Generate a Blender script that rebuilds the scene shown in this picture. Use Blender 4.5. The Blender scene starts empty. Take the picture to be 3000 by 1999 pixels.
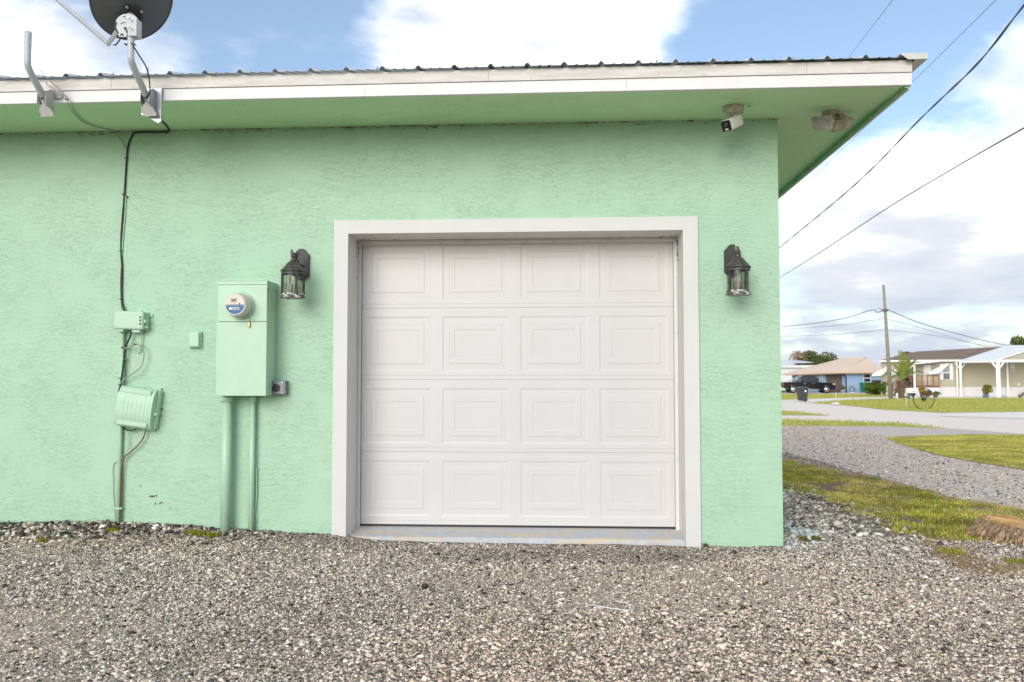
import bpy, bmesh, math, random
import numpy as np
from mathutils import Vector, Matrix

random.seed(7)
rng = np.random.default_rng(11)
scene = bpy.context.scene
COL = scene.collection
rad = math.radians

# ------------------------------------------------------------------ camera
cam_d = bpy.data.cameras.new('camera')
cam = bpy.data.objects.new('camera', cam_d)
COL.objects.link(cam)
scene.camera = cam
cam_d.sensor_width = 36.0
cam_d.lens = 30.0
cam_d.clip_start = 0.05
cam_d.clip_end = 5000
yaw, pit, rol = 0.0611, 0.044, 0.0007
RM = (Matrix.Rotation(yaw, 3, 'Z') @ Matrix.Rotation(pit, 3, 'X') @ Matrix.Rotation(rol, 3, 'Y'))
right, fwd, up = RM.col[0], RM.col[1], RM.col[2]
mw = Matrix.Identity(4)
for i in range(3):
    mw[i][0] = right[i]; mw[i][1] = up[i]; mw[i][2] = -fwd[i]
mw.translation = Vector((1.5092, -5.9749, 1.0742))
cam.matrix_world = mw
cam_d.dof.use_dof = True
cam_d.dof.focus_distance = 5.8
cam_d.dof.aperture_fstop = 4.5

# ------------------------------------------------------------------ view / light
scene.view_settings.view_transform = 'Standard'
scene.view_settings.look = 'None'
scene.view_settings.gamma = 1.0
scene.view_settings.exposure = 0.62
scene.view_settings.use_curve_mapping = False
scene.cycles.adaptive_threshold = .02

SUN_EL, SUN_AZ = rad(18), rad(198)       # azimuth from +Y clockwise: behind the camera, to the left
sd = bpy.data.lights.new('sun', 'SUN')
sd.energy = 1.7
sd.angle = rad(38)
sd.color = (1.0, 0.955, 0.875)
sun = bpy.data.objects.new('sun', sd)
COL.objects.link(sun)
tosun = Vector((math.sin(SUN_AZ) * math.cos(SUN_EL), math.cos(SUN_AZ) * math.cos(SUN_EL), math.sin(SUN_EL)))
sun.rotation_euler = tosun.to_track_quat('Z', 'Y').to_euler()
sun.location = tosun * 60


class NT:
    """small node-tree helper"""
    def __init__(s, tree):
        s.t = tree; s.n = tree.nodes; s.l = tree.links

    def node(s, typ, **kw):
        nd = s.n.new(typ)
        for k, v in kw.items():
            setattr(nd, k, v)
        return nd

    def inp(s, sock, v):
        if hasattr(v, 'links'):
            s.l.new(v, sock)
        else:
            sock.default_value = v

    def math(s, op, a, b=None, c=None, clamp=False):
        nd = s.node('ShaderNodeMath', operation=op, use_clamp=clamp)
        s.inp(nd.inputs[0], a)
        if b is not None: s.inp(nd.inputs[1], b)
        if c is not None: s.inp(nd.inputs[2], c)
        return nd.outputs[0]

    def mix(s, f, a, b, blend='MIX'):
        nd = s.node('ShaderNodeMix', data_type='RGBA', blend_type=blend)
        s.inp(nd.inputs[0], f); s.inp(nd.inputs[6], a); s.inp(nd.inputs[7], b)
        return nd.outputs[2]

    def noise(s, vec, scale, detail=3, rough=.55, dist=0., out=0):
        nd = s.node('ShaderNodeTexNoise')
        if vec is not None: s.l.new(vec, nd.inputs['Vector'])
        nd.inputs['Scale'].default_value = scale; nd.inputs['Detail'].default_value = detail
        nd.inputs['Roughness'].default_value = rough; nd.inputs['Distortion'].default_value = dist
        return nd.outputs[out]

    def ramp(s, f, stops, interp='LINEAR'):
        nd = s.node('ShaderNodeValToRGB'); cr = nd.color_ramp; cr.interpolation = interp
        while len(cr.elements) < len(stops): cr.elements.new(.5)
        for e, (p, c) in zip(cr.elements, stops):
            e.position = p; e.color = c if len(c) == 4 else (*c, 1)
        s.inp(nd.inputs[0], f)
        return nd.outputs[0]

    def maprange(s, v, a, b, c=0., d=1., smooth=False):
        nd = s.node('ShaderNodeMapRange')
        if smooth: nd.interpolation_type = 'SMOOTHSTEP'
        s.inp(nd.inputs[0], v)
        for i, q in enumerate((a, b, c, d)): nd.inputs[1 + i].default_value = q
        return nd.outputs[0]

    def mapping(s, vec, scale=(1, 1, 1), rot=(0, 0, 0), loc=(0, 0, 0)):
        nd = s.node('ShaderNodeMapping')
        s.l.new(vec, nd.inputs[0])
        nd.inputs['Scale'].default_value = scale; nd.inputs['Rotation'].default_value = rot
        nd.inputs['Location'].default_value = loc
        return nd.outputs[0]


# ------------------------------------------------------------------ sky with broken cloud
world = bpy.data.worlds.new('World'); scene.world = world
world.use_nodes = True
w = NT(world.node_tree); w.n.clear()
wo = w.node('ShaderNodeOutputWorld'); bg = w.node('ShaderNodeBackground')
w.l.new(bg.outputs[0], wo.inputs[0])
sky = w.node('ShaderNodeTexSky', sky_type='NISHITA')
sky.sun_disc = False; sky.sun_elevation = SUN_EL; sky.sun_rotation = SUN_AZ
sky.air_density = 1.0; sky.dust_density = .4; sky.ozone_density = 2.2
tc = w.node('ShaderNodeTexCoord').outputs['Generated']
nrm = w.node('ShaderNodeVectorMath', operation='NORMALIZE'); w.l.new(tc, nrm.inputs[0]); dv = nrm.outputs[0]
sx = w.node('ShaderNodeSeparateXYZ'); w.l.new(dv, sx.inputs[0])
zc = w.math('MAXIMUM', sx.outputs[2], 0.0)
den = w.math('ADD', zc, 0.16)
cx = w.node('ShaderNodeCombineXYZ')
w.l.new(w.math('DIVIDE', sx.outputs[0], den), cx.inputs[0])
w.l.new(w.math('DIVIDE', sx.outputs[1], den), cx.inputs[1])
w.l.new(w.math('MULTIPLY', zc, 1.5), cx.inputs[2])
n1 = w.noise(cx.outputs[0], 2.1, 9, .56, .25)
n2 = w.noise(w.mapping(dv, (1, 1, 1.9), loc=(3.1, 1.7, .4)), 6.5, 8, .55, .2)
field = w.math('ADD', w.math('MULTIPLY', n1, .8), w.math('MULTIPLY', n2, .75))     # ~0.78 mean


def lobe(d, ang0, ang1, amt):
    global field
    vm = w.node('ShaderNodeVectorMath', operation='DOT_PRODUCT'); w.l.new(dv, vm.inputs[0])
    vm.inputs[1].default_value = Vector(d).normalized()
    f = w.maprange(vm.outputs['Value'], math.cos(rad(ang0)), math.cos(rad(ang1)), 0, 1, True)
    field = w.math('ADD', field, w.math('MULTIPLY', f, amt))


# where the day's larger clouds and gaps stood
lobe((-0.300, 0.868, 0.385), 8, 1, -.16)
lobe((-0.215, 0.885, 0.345), 6, 1, -.03)
lobe((-0.425, 0.823, 0.39), 7, 1, -.16)
lobe((-0.02, 0.910, 0.41), 15, 6, .15)
lobe((-0.479, 0.816, 0.310), 8, 3, .16)
lobe((0.265, 0.885, 0.39), 11.5, 6, -.30)
lobe((0.385, 0.862, 0.315), 11, 5, -.22)
lobe((0.300, 0.935, 0.195), 8, 3, .25)
lobe((0.440, 0.869, 0.205), 10, 3, .26)
lowcover = w.maprange(zc, .03, .17, .16, 0, True)
field = w.math('ADD', field, lowcover)
mask = w.maprange(field, .62, .98, 0, 1, True)
n3 = w.noise(w.mapping(dv, (1, 1, 2.6), loc=(.7, 5.2, 0)), 7.0, 5, .5)
n4 = w.noise(cx.outputs[0], 3.3, 6, .5)
lowgrey = w.maprange(zc, .02, .20, .42, 0, True)
shade = w.math('ADD', w.math('ADD', w.math('MULTIPLY', n3, .62), w.math('MULTIPLY', n4, .62)), lowgrey)
ccol = w.ramp(shade, [(.47, (1.35, 1.35, 1.35)), (.60, (.82, .83, .855)), (.77, (.545, .57, .62)), (1.0, (.44, .48, .56))])
skyb = w.node('ShaderNodeVectorMath', operation='SCALE'); w.l.new(sky.outputs[0], skyb.inputs[0]); skyb.inputs[3].default_value = .118
haz = w.mix(.09, skyb.outputs[0], (.92, .97, 1.06, 1))          # thin high veil over the blue
res = w.mix(mask, haz, ccol)
w.l.new(res, bg.inputs[0]); bg.inputs[1].default_value = 1.0


# ------------------------------------------------------------------ materials
MATS = {}


def newmat(name):
    m = bpy.data.materials.new(name); m.use_nodes = True
    t = NT(m.node_tree)
    b = t.n['Principled BSDF']
    MATS[name] = m
    return m, t, b


def coords(t, kind='Object'):
    return t.node('ShaderNodeTexCoord').outputs[kind]


def bump(t, b, h, strength=.4, dist=.01):
    nd = t.node('ShaderNodeBump'); nd.inputs['Strength'].default_value = strength; nd.inputs['Distance'].default_value = dist
    t.l.new(h, nd.inputs['Height']); t.l.new(nd.outputs[0], b.inputs['Normal'])


def simple(name, col, rough=.6, metal=0., var=.0, vscale=6., col2=None, bmp=0., bscale=60., spec=.5):
    m, t, b = newmat(name)
    b.inputs['Roughness'].default_value = rough; b.inputs['Metallic'].default_value = metal
    b.inputs['Specular IOR Level'].default_value = spec
    c = (*col, 1)
    if var or col2 or bmp:
        co = coords(t)
    if var or col2:
        c2 = (*(col2 or tuple(x * (1 - var) for x in col)), 1)
        n = t.noise(co, vscale, 6, .6)
        f = t.maprange(n, .38, .66)
        t.l.new(t.mix(f, c, c2), b.inputs['Base Color'])
    else:
        b.inputs['Base Color'].default_value = c
    if bmp:
        bump(t, b, t.noise(co, bscale, 5, .6), bmp, .01)
    return m


GREEN = (.415, .605, .44)
# --- stucco
def stucco(name, col, horiz=True, mildew=0., bs=.52):
    m, t, b = newmat(name)
    co = coords(t)
    warp = t.noise(co, 2.3, 3, .5, out=1)
    vm = t.node('ShaderNodeVectorMath', operation='MULTIPLY_ADD'); t.l.new(warp, vm.inputs[0])
    vm.inputs[1].default_value = (.12, .12, .10); t.l.new(co, vm.inputs[2])
    p = vm.outputs[0]
    sc = (4.0, 5.5, 33.) if horiz else (9, 16, 9)
    na = t.noise(t.mapping(p, sc), 1.0, 3, .5)
    nb = t.noise(t.mapping(p, tuple(q * 4.2 for q in sc)), 1.0, 3, .55)
    v = t.math('ADD', na, t.math('MULTIPLY', nb, .17))
    fr = t.math('FRACT', t.math('MULTIPLY', v, 7.0))
    nc = t.noise(t.mapping(p, (7, 9, 58)), 1.0, 4, .6)
    fr2 = t.math('FRACT', t.math('MULTIPLY', nc, 6.0))
    msk = t.maprange(t.noise(co, 3.2, 3, .5), .36, .60, .15, 1)
    h = t.math('MULTIPLY', t.math('ADD', t.maprange(fr, 0, .12, 0, 1, True), t.math('MULTIPLY', t.maprange(fr2, 0, .16, 0, 1, True), .6)), msk)
    fine = t.noise(co, 95, 4, .6)
    h = t.math('ADD', h, t.math('MULTIPLY', fine, .30))
    h = t.math('ADD', h, t.math('MULTIPLY', t.noise(co, 14, 3, .5), .35))
    bump(t, b, h, bs, .0036)
    big = t.maprange(t.noise(t.mapping(co, (.6, .6, .9)), 1.3, 5, .6), .32, .7)
    base = t.mix(big, (*col, 1), (col[0] * .93, col[1] * .96, col[2] * .95, 1))
    # darker tone along the ledges of the trowel texture, broken up by noise
    ed = t.math('MULTIPLY', t.maprange(fr, .0, .09, 1, 0), msk)
    ed = t.math('MULTIPLY', ed, t.maprange(t.noise(co, 7, 3, .5), .40, .62))
    base = t.mix(t.math('MULTIPLY', ed, .11), base, (col[0] * .45, col[1] * .52, col[2] * .42, 1))
    if mildew:
        sp = t.noise(co, 26, 6, .7)
        ms = t.math('MULTIPLY', t.maprange(sp, .60, .70), t.maprange(t.noise(co, 1.1, 4, .6), .42, .62))
        base = t.mix(t.math('MULTIPLY', ms, mildew), base, (.10, .13, .07, 1))
    t.l.new(base, b.inputs['Base Color'])
    b.inputs['Roughness'].default_value = .62
    b.inputs['Specular IOR Level'].default_value = .35
    return m


M_stucco = stucco('green stucco', GREEN, True, .35)
M_soffit = stucco('green soffit stucco', (.61, .86, .52), False, .45, .75)
M_gpaint = simple('green box paint', (.43, .625, .455), .45, var=.05, vscale=9, bmp=.03, bscale=160)
M_gpipe = simple('green pipe paint', (.405, .61, .43), .4, var=.06, vscale=12)
M_greenboard = simple('green board', (.24, .50, .28), .6, var=.2, vscale=8)
M_white = simple('white trim paint', (.635, .625, .61), .55, var=.035, vscale=5, bmp=.05, bscale=90)
M_fascia = simple('white fascia paint', (.74, .725, .71), .5, var=.05, vscale=9, bmp=.06, bscale=70)


def fascia_up():
    m, t, b = newmat('weathered fascia paint'); co = coords(t)
    n = t.noise(t.mapping(co, (2.2, 2, 14)), 1.4, 6, .65)
    c = t.mix(t.maprange(n, .40, .72), (.68, .66, .63, 1), (.52, .47, .41, 1))
    n2 = t.maprange(t.noise(t.mapping(co, (3, 3, 3)), 9, 6, .7), .60, .70)
    c = t.mix(t.math('MULTIPLY', n2, .35), c, (.25, .2, .15, 1))
    t.l.new(c, b.inputs['Base Color']); b.inputs['Roughness'].default_value = .6
    bump(t, b, t.noise(t.mapping(co, (6, 6, 60)), 1.5, 4), .12, .004)
    return m


M_fascia2 = fascia_up()


def jamb_mat():
    m, t, b = newmat('dusty white jamb paint'); co = coords(t)
    n = t.maprange(t.noise(t.mapping(co, (3, 3, 1.2)), 3.5, 7, .68), .52, .78)
    c = t.mix(n, (.66, .642, .62, 1), (.54, .495, .44, 1))
    sp = t.maprange(t.noise(co, 38, 5, .7), .66, .72)
    c = t.mix(t.math('MULTIPLY', sp, .6), c, (.16, .11, .08, 1))
    t.l.new(c, b.inputs['Base Color']); b.inputs['Roughness'].default_value = .6
    return m


M_jamb = jamb_mat()


def door_mat():
    m, t, b = newmat('white door steel'); co = coords(t)
    n = t.maprange(t.noise(t.mapping(co, (1.2, 1, .8)), 2.2, 6, .62), .35, .72)
    c = t.mix(n, (.59, .58, .568, 1), (.568, .554, .537, 1))
    sp = t.maprange(t.noise(co, 31, 5, .75), .735, .77)
    c = t.mix(t.math('MULTIPLY', sp, .5), c, (.3, .25, .2, 1))
    t.l.new(c, b.inputs['Base Color']); b.inputs['Roughness'].default_value = .42
    bump(t, b, t.noise(t.mapping(co, (3, 3, 60)), 2, 3), .05, .002)
    return m


M_door = door_mat()
M_black = simple('black rubber', (.018, .018, .02), .55)
M_blackpl = simple('black plastic', (.02, .02, .022), .35)
M_galv = simple('galvanised steel', (.44, .46, .48), .42, metal=.55, var=.2, vscale=20)
M_greyp = simple('light grey mast paint', (.50, .52, .54), .42, var=.12, vscale=8)
def rustp():
    m, t, b = newmat('rust spotted grey paint'); co = coords(t)
    f = t.maprange(t.noise(co, 30, 5, .6), .60, .68)
    c = t.mix(t.maprange(t.noise(co, 9, 4), .4, .65), (.55, .54, .52, 1), (.44, .42, .39, 1))
    t.l.new(t.mix(t.math('MULTIPLY', f, .8), c, (.26, .13, .06, 1)), b.inputs['Base Color']); b.inputs['Roughness'].default_value = .55
    return m


M_rustp = rustp()
M_dish = simple('charcoal dish back', (.10, .105, .105), .30, var=.15, vscale=10)
M_dishface = simple('grey dish face', (.25, .26, .27), .5)
M_bolt = simple('zinc bolt', (.55, .55, .52), .3, metal=.8)
M_rust = simple('rust', (.22, .08, .03), .8, var=.4, vscale=40)
M_roof = simple('galvalume roof sheet', (.62, .64, .66), .34, metal=.55, var=.12, vscale=3)
M_pvc = simple('white pipe', (.78, .78, .76), .5, var=.06)
M_wcable = simple('white cable', (.62, .58, .52), .5, var=.25, vscale=30)
M_gcable = simple('grey cable', (.36, .33, .30), .5, var=.2, vscale=40)
M_copper = simple('brown ground wire', (.20, .065, .035), .5, var=.2, vscale=40)
M_meter = simple('beige meter plastic', (.62, .55, .45), .4)
M_meterside = simple('beige meter base ring', (.60, .57, .50), .4)
M_blue = simple('blue label', (.005, .105, .24), .45)
M_label = simple('white label', (.8, .8, .8), .5)
M_lcd = simple('grey display', (.17, .20, .17), .25)
M_dark = simple('dark ink', (.03, .035, .03), .5)
M_brass = simple('brass lock', (.50, .33, .12), .35, metal=.6)
M_outlet = simple('grey outlet box', (.22, .235, .26), .42, metal=.35, var=.15, vscale=30)
M_lamp = simple('weathered bronze', (.055, .053, .052), .5, metal=.3, col2=(.12, .108, .10), vscale=30, bmp=.15, bscale=90)
M_lampblk = simple('black lantern plate', (.03, .03, .03), .5, var=.4, vscale=30, bmp=.12, bscale=80)


def corroded():
    m, t, b = newmat('chalky corroded bronze'); co = coords(t)
    f = t.maprange(t.noise(co, 17, 4, .6), .47, .53)
    t.l.new(t.mix(f, (.10, .085, .075, 1), (.62, .60, .58, 1)), b.inputs['Base Color']); b.inputs['Roughness'].default_value = .7
    return m


M_lampcor = corroded()


def thin_glass(name, tint):
    m, t, b = newmat(name); co = coords(t)
    wv = t.noise(t.mapping(co, (70, 70, 16)), 1, 4, .6)
    tr = t.node('ShaderNodeBsdfTransparent')
    t.l.new(t.mix(t.maprange(wv, .42, .62), (*tint, 1), (tint[0] * .55, tint[1] * .55, tint[2] * .5, 1)), tr.inputs[0])
    gl = t.node('ShaderNodeBsdfGlossy'); gl.inputs['Roughness'].default_value = .3
    bp = t.node('ShaderNodeBump'); bp.inputs['Strength'].default_value = .5; bp.inputs['Distance'].default_value = .004
    t.l.new(wv, bp.inputs['Height']); t.l.new(bp.outputs[0], gl.inputs['Normal'])
    mx = t.node('ShaderNodeMixShader'); mx.inputs[0].default_value = .05
    t.l.new(tr.outputs[0], mx.inputs[1]); t.l.new(gl.outputs[0], mx.inputs[2]); t.l.new(mx.outputs[0], t.n['Material Output'].inputs[0])
    return m


M_lglass = thin_glass('water glass', (.90, .90, .82))
M_candle = simple('candle sleeve', (.28, .25, .20), .6, var=.3, vscale=50)
M_camw = simple('white camera shell', (.72, .71, .68), .4, var=.1, vscale=20)
M_camdirty = simple('dirty beige plastic', (.52, .48, .41), .6, col2=(.28, .25, .20), vscale=22)
M_lens = simple('black lens', (.01, .01, .012), .12)
M_flood = simple('yellowed flood housing', (.50, .44, .33), .6, col2=(.25, .20, .14), vscale=18)


def floodglass():
    m, t, b = newmat('dusty flood glass'); co = coords(t)
    f = t.maprange(t.noise(co, 14, 5, .6), .4, .6)
    t.l.new(t.mix(f, (.22, .24, .22, 1), (.38, .36, .28, 1)), b.inputs['Base Color']); b.inputs['Roughness'].default_value = .25
    return m


M_floodglass = floodglass()


def sill_mat():
    m, t, b = newmat('worn grey painted concrete'); co = coords(t)
    n = t.maprange(t.noise(t.mapping(co, (1.4, 5, 5)), 2.4, 8, .68), .49, .58)
    c = t.mix(t.maprange(t.noise(co, 22, 4), .3, .7), (.44, .46, .50, 1), (.54, .55, .58, 1))
    c = t.mix(t.math('MULTIPLY', n, .85), c, (.60, .51, .38, 1))
    sp = t.maprange(t.noise(co, 60, 4, .7), .66, .72)
    c = t.mix(t.math('MULTIPLY', sp, .5), c, (.2, .18, .16, 1))
    t.l.new(c, b.inputs['Base Color']); b.inputs['Roughness'].default_value = .7
    bump(t, b, t.noise(co, 45, 6, .7), .35, .006)
    return m


M_sill = sill_mat()


def gravel_mat(name, pal, s1, s2, soil, side=False, bs=.8):
    m, t, b = newmat(name); co = coords(t)
    def vor(s):
        v = t.node('ShaderNodeTexVoronoi'); t.l.new(co, v.inputs['Vector']); v.inputs['Scale'].default_value = s
        return v
    a, c = vor(s1), vor(s2)
    sa = t.node('ShaderNodeSeparateColor'); t.l.new(a.outputs['Color'], sa.inputs[0])
    sc = t.node('ShaderNodeSeparateColor'); t.l.new(c.outputs['Color'], sc.inputs[0])
    ca = t.ramp(sa.outputs[0], pal); cc = t.ramp(sc.outputs[0], pal)
    pick = t.maprange(sa.outputs[1], .35, .45)
    col = t.mix(pick, cc, ca)
    patch = t.maprange(t.noise(co, .9, 5, .6), .40, .66)
    col = t.mix(t.math('MULTIPLY', patch, .5), col, (*soil, 1))
    if side:
        at = t.node('ShaderNodeAttribute'); at.attribute_name = 'fines'
        fc = t.mix(t.maprange(t.noise(co, 130, 5, .7), .40, .60), (.70, .59, .475, 1), (.25, .21, .17, 1))
        col = t.mix(t.math('MULTIPLY', at.outputs['Fac'], .8), col, fc)
    if side:       # bare soil between the stones and the grass strip
        sp = t.node('ShaderNodeSeparateXYZ'); t.l.new(co, sp.inputs[0])
        nz = t.math('MULTIPLY', t.math('SUBTRACT', t.noise(co, 4, 5, .6), .5), 1.2)
        mx = t.maprange(t.math('ADD', sp.outputs[0], nz), 3.55, 3.95, 0, 1, True)
        my = t.maprange(t.math('ADD', sp.outputs[1], nz), -.45, .05, 0, 1, True)
        sc2 = t.mix(t.maprange(t.noise(co, 14, 5, .6), .35, .65), (.30, .215, .15, 1), (.17, .115, .08, 1))
        ta = t.node('ShaderNodeAttribute'); ta.attribute_name = 'turf'
        col = t.mix(t.math('MULTIPLY', t.math('MULTIPLY', t.math('MULTIPLY', mx, my), t.maprange(sp.outputs[0], 4.6, 4.95, 1, .15)), .85), col, sc2)
    if side:
        tcol = t.mix(t.maprange(t.noise(co, 28, 5, .65), .38, .62), (.40, .42, .07, 1), (.60, .50, .19, 1))
        col = t.mix(t.math('MULTIPLY', ta.outputs['Fac'], .85), col, tcol)
    t.l.new(col, b.inputs['Base Color'])
    h = t.math('ADD', t.math('MULTIPLY', t.math('SUBTRACT', 1.0, a.outputs['Distance']), pick), t.math('MULTIPLY', t.math('SUBTRACT', 1.0, c.outputs['Distance']), .6))
    bump(t, b, h, bs, .012)
    b.inputs['Roughness'].default_value = .9; b.inputs['Specular IOR Level'].default_value = .2
    return m


PAL = [(0., (.06, .052, .046)), (.35, (.15, .128, .106)), (.6, (.36, .30, .24)), (.85, (.55, .465, .38)), (1., (.70, .62, .52))]
M_lot = gravel_mat('crushed asphalt and shell', PAL, 75, 150, (.36, .29, .23), True)
M_drive = gravel_mat('grey gravel drive', [(0., (.13, .12, .115)), (.3, (.48, .42, .375)), (.65, (.70, .625, .565)), (1., (.82, .76, .70))], 38, 80, (.62, .52, .44), False, .3)


def attr_mat(name, rough=.85, spec=.2, trans=0.):
    m, t, b = newmat(name)
    a = t.node('ShaderNodeAttribute'); a.attribute_name = 'Col'
    t.l.new(a.outputs['Color'], b.inputs['Base Color'])
    b.inputs['Roughness'].default_value = rough; b.inputs['Specular IOR Level'].default_value = spec
    if trans:
        tr = t.node('ShaderNodeBsdfTranslucent'); t.l.new(a.outputs['Color'], tr.inputs[0])
        mx = t.node('ShaderNodeMixShader'); mx.inputs[0].default_value = trans
        t.l.new(b.outputs[0], mx.inputs[1]); t.l.new(tr.outputs[0], mx.inputs[2])
        t.l.new(mx.outputs[0], t.n['Material Output'].inputs[0])
    return m


M_stone = attr_mat('stone chips')
M_leaf = attr_mat('foliage', .6, .3, .25)


def lawn_mat(name, a, bcol, dry, ds=.45):
    m, t, b = newmat(name); co = coords(t)
    n = t.noise(co, 9, 8, .72); n2 = t.noise(co, .7, 5, .6); n3 = t.noise(co, 60, 3, .6)
    c = t.mix(t.maprange(n, .35, .65), (*a, 1), (*bcol, 1))
    c = t.mix(t.math('MULTIPLY', t.maprange(n2, .45, .66), ds), c, (*dry, 1))
    c = t.mix(t.math('MULTIPLY', t.maprange(n3, .4, .7), .35), c, (a[0] * .5, a[1] * .5, a[2] * .5, 1))
    t.l.new(c, b.inputs['Base Color']); b.inputs['Roughness'].default_value = .9; b.inputs['Specular IOR Level'].default_value = .15
    bump(t, b, t.noise(co, 30, 6, .7), .8, .03)
    return m


M_lawn = lawn_mat('lawn turf', (.42, .415, .08), (.56, .52, .12), (.68, .57, .22))
M_strip = lawn_mat('thin turf and soil', (.16, .17, .05), (.25, .22, .10), (.27, .20, .135), .75)
M_road = simple('pale road', (.84, .75, .655), .9, var=.06, vscale=1.2, bmp=.2, bscale=30)
M_conc = simple('pale concrete', (.86, .80, .72), .9, var=.08, vscale=1.5)
M_ground = lawn_mat('field', (.15, .17, .06), (.2, .2, .08), (.25, .22, .12))


# ------------------------------------------------------------------ mesh helper
class MB:
    def __init__(s):
        s.v = []; s.f = []; s.sm = []

    def add(s, verts, faces, smooth=False):
        o = len(s.v)
        s.v += [tuple(p) for p in verts]
        s.f += [tuple(i + o for i in f) for f in faces]
        s.sm += [smooth] * len(faces)
        return s

    def box(s, x0, x1, y0, y1, z0, z1, rot=None, pivot=None):
        vs = [Vector((x, y, z)) for z in (z0, z1) for y in (y0, y1) for x in (x0, x1)]
        if rot is not None:
            pv = Vector(pivot) if pivot else Vector(((x0 + x1) / 2, (y0 + y1) / 2, (z0 + z1) / 2))
            vs = [rot @ (p - pv) + pv for p in vs]
        return s.add(vs, [(0, 2, 3, 1), (4, 5, 7, 6), (0, 1, 5, 4), (2, 6, 7, 3), (0, 4, 6, 2), (1, 3, 7, 5)])

    def prism(s, pts, d):
        """closed polygon of 3D points extruded by vector d"""
        n = len(pts); d = Vector(d)
        vs = [Vector(p) for p in pts] + [Vector(p) + d for p in pts]
        fs = [tuple(range(n))[::-1], tuple(range(n, 2 * n))]
        fs += [(i, (i + 1) % n, (i + 1) % n + n, i + n) for i in range(n)]
        return s.add(vs, fs)

    def tube(s, pts, r, n=8, caps=True, smooth=True):
        pts = [Vector(p) for p in pts]
        rs = r if isinstance(r, (list, tuple)) else [r] * len(pts)
        vs, prev = [], None
        for i, p in enumerate(pts):
            a = pts[max(i - 1, 0)]; b = pts[min(i + 1, len(pts) - 1)]
            t = (b - a).normalized()
            if prev is None:
                ref = Vector((0, 0, 1)) if abs(t.z) < .9 else Vector((1, 0, 0))
                u = t.cross(ref).normalized()
            else:
                u = (prev - t * prev.dot(t)).normalized()
            prev = u; q = t.cross(u)
            for k in range(n):
                an = 2 * math.pi * k / n
                vs.append(p + (u * math.cos(an) + q * math.sin(an)) * rs[i])
        fs = []
        for i in range(len(pts) - 1):
            for k in range(n):
                fs.append((i * n + k, i * n + (k + 1) % n, (i + 1) * n + (k + 1) % n, (i + 1) * n + k))
        s.add(vs, fs, smooth)
        if caps:
            o = len(s.v) - len(vs)
            s.f.append(tuple(range(o + n - 1, o - 1, -1))); s.sm.append(False)
            e = o + (len(pts) - 1) * n
            s.f.append(tuple(range(e, e + n))); s.sm.append(False)
        return s

    def lathe(s, prof, c=(0, 0, 0), axis=(0, 0, 1), n=24, smooth=True, caps=True):
        """prof: (radius, height) list"""
        ax = Vector(axis).normalized(); ref = Vector((1, 0, 0)) if abs(ax.x) < .9 else Vector((0, 1, 0))
        u = ax.cross(ref).normalized(); q = ax.cross(u); c = Vector(c)
        vs = [c + ax * h + (u * math.cos(2 * math.pi * k / n) + q * math.sin(2 * math.pi * k / n)) * r for r, h in prof for k in range(n)]
        fs = [(i * n + k, i * n + (k + 1) % n, (i + 1) * n + (k + 1) % n, (i + 1) * n + k) for i in range(len(prof) - 1) for k in range(n)]
        s.add(vs, fs, smooth)
        if caps:
            o = len(s.v) - len(vs)
            s.f.append(tuple(range(o + n - 1, o - 1, -1))); s.sm.append(False)
            e = o + (len(prof) - 1) * n
            s.f.append(tuple(range(e, e + n))); s.sm.append(False)
        return s

    def build(s, name, mat, parent=None, bevel=0., world=True, segs=2):
        me = bpy.data.meshes.new(name)
        off = Vector((0, 0, 0))
        if parent is not None and world:
            r = parent
            while r.parent: r = r.parent
            off = r.location
        me.from_pydata([tuple(Vector(p) - off) for p in s.v], [], s.f)
        me.polygons.foreach_set('use_smooth', s.sm)
        bm = bmesh.new(); bm.from_mesh(me)
        bmesh.ops.recalc_face_normals(bm, faces=bm.faces)
        bm.to_mesh(me); bm.free()
        me.materials.append(mat); me.update()
        o = bpy.data.objects.new(name, me); COL.objects.link(o)
        if parent is not None: o.parent = parent
        if bevel:
            md = o.modifiers.new('edge', 'BEVEL'); md.width = bevel; md.segments = segs; md.limit_method = 'ANGLE'; md.angle_limit = rad(40)
            md.harden_normals = False
        return o


def tag(o, label, cat, group=None):
    o['label'] = label; o['category'] = cat
    if group: o['group'] = group
    return o


def thing(name, label, cat, loc=(0, 0, 0), rz=0., group=None):
    o = bpy.data.objects.new(name, None); COL.objects.link(o)
    o.location = loc; o.rotation_euler = (0, 0, rz); o.empty_display_size = .2
    return tag(o, label, cat, group)


def structure(o):
    o['kind'] = 'structure'; return o


def stuff(o, label, cat):
    o['kind'] = 'stuff'; o['label'] = label; o['category'] = cat; return o


def spline(pts, sub=6):
    """Catmull-Rom through the points"""
    P = [Vector(p) for p in pts]; out = []
    for i in range(len(P) - 1):
        a, b, c, d = P[max(i - 1, 0)], P[i], P[i + 1], P[min(i + 2, len(P) - 1)]
        for k in range(sub):
            t = k / sub
            out.append(.5 * ((2 * b) + (c - a) * t + (2 * a - 5 * b + 4 * c - d) * t * t + (3 * b - a - 3 * c + d) * t ** 3))
    out.append(P[-1])
    return out


# ------------------------------------------------------------------ ground
def base(y):
    return -.08 - .42 * min(max((y - 1.5) / 25.5, 0), 1)


def base_np(y):
    return -.08 - .42 * np.clip((y - 1.5) / 25.5, 0, 1)


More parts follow.
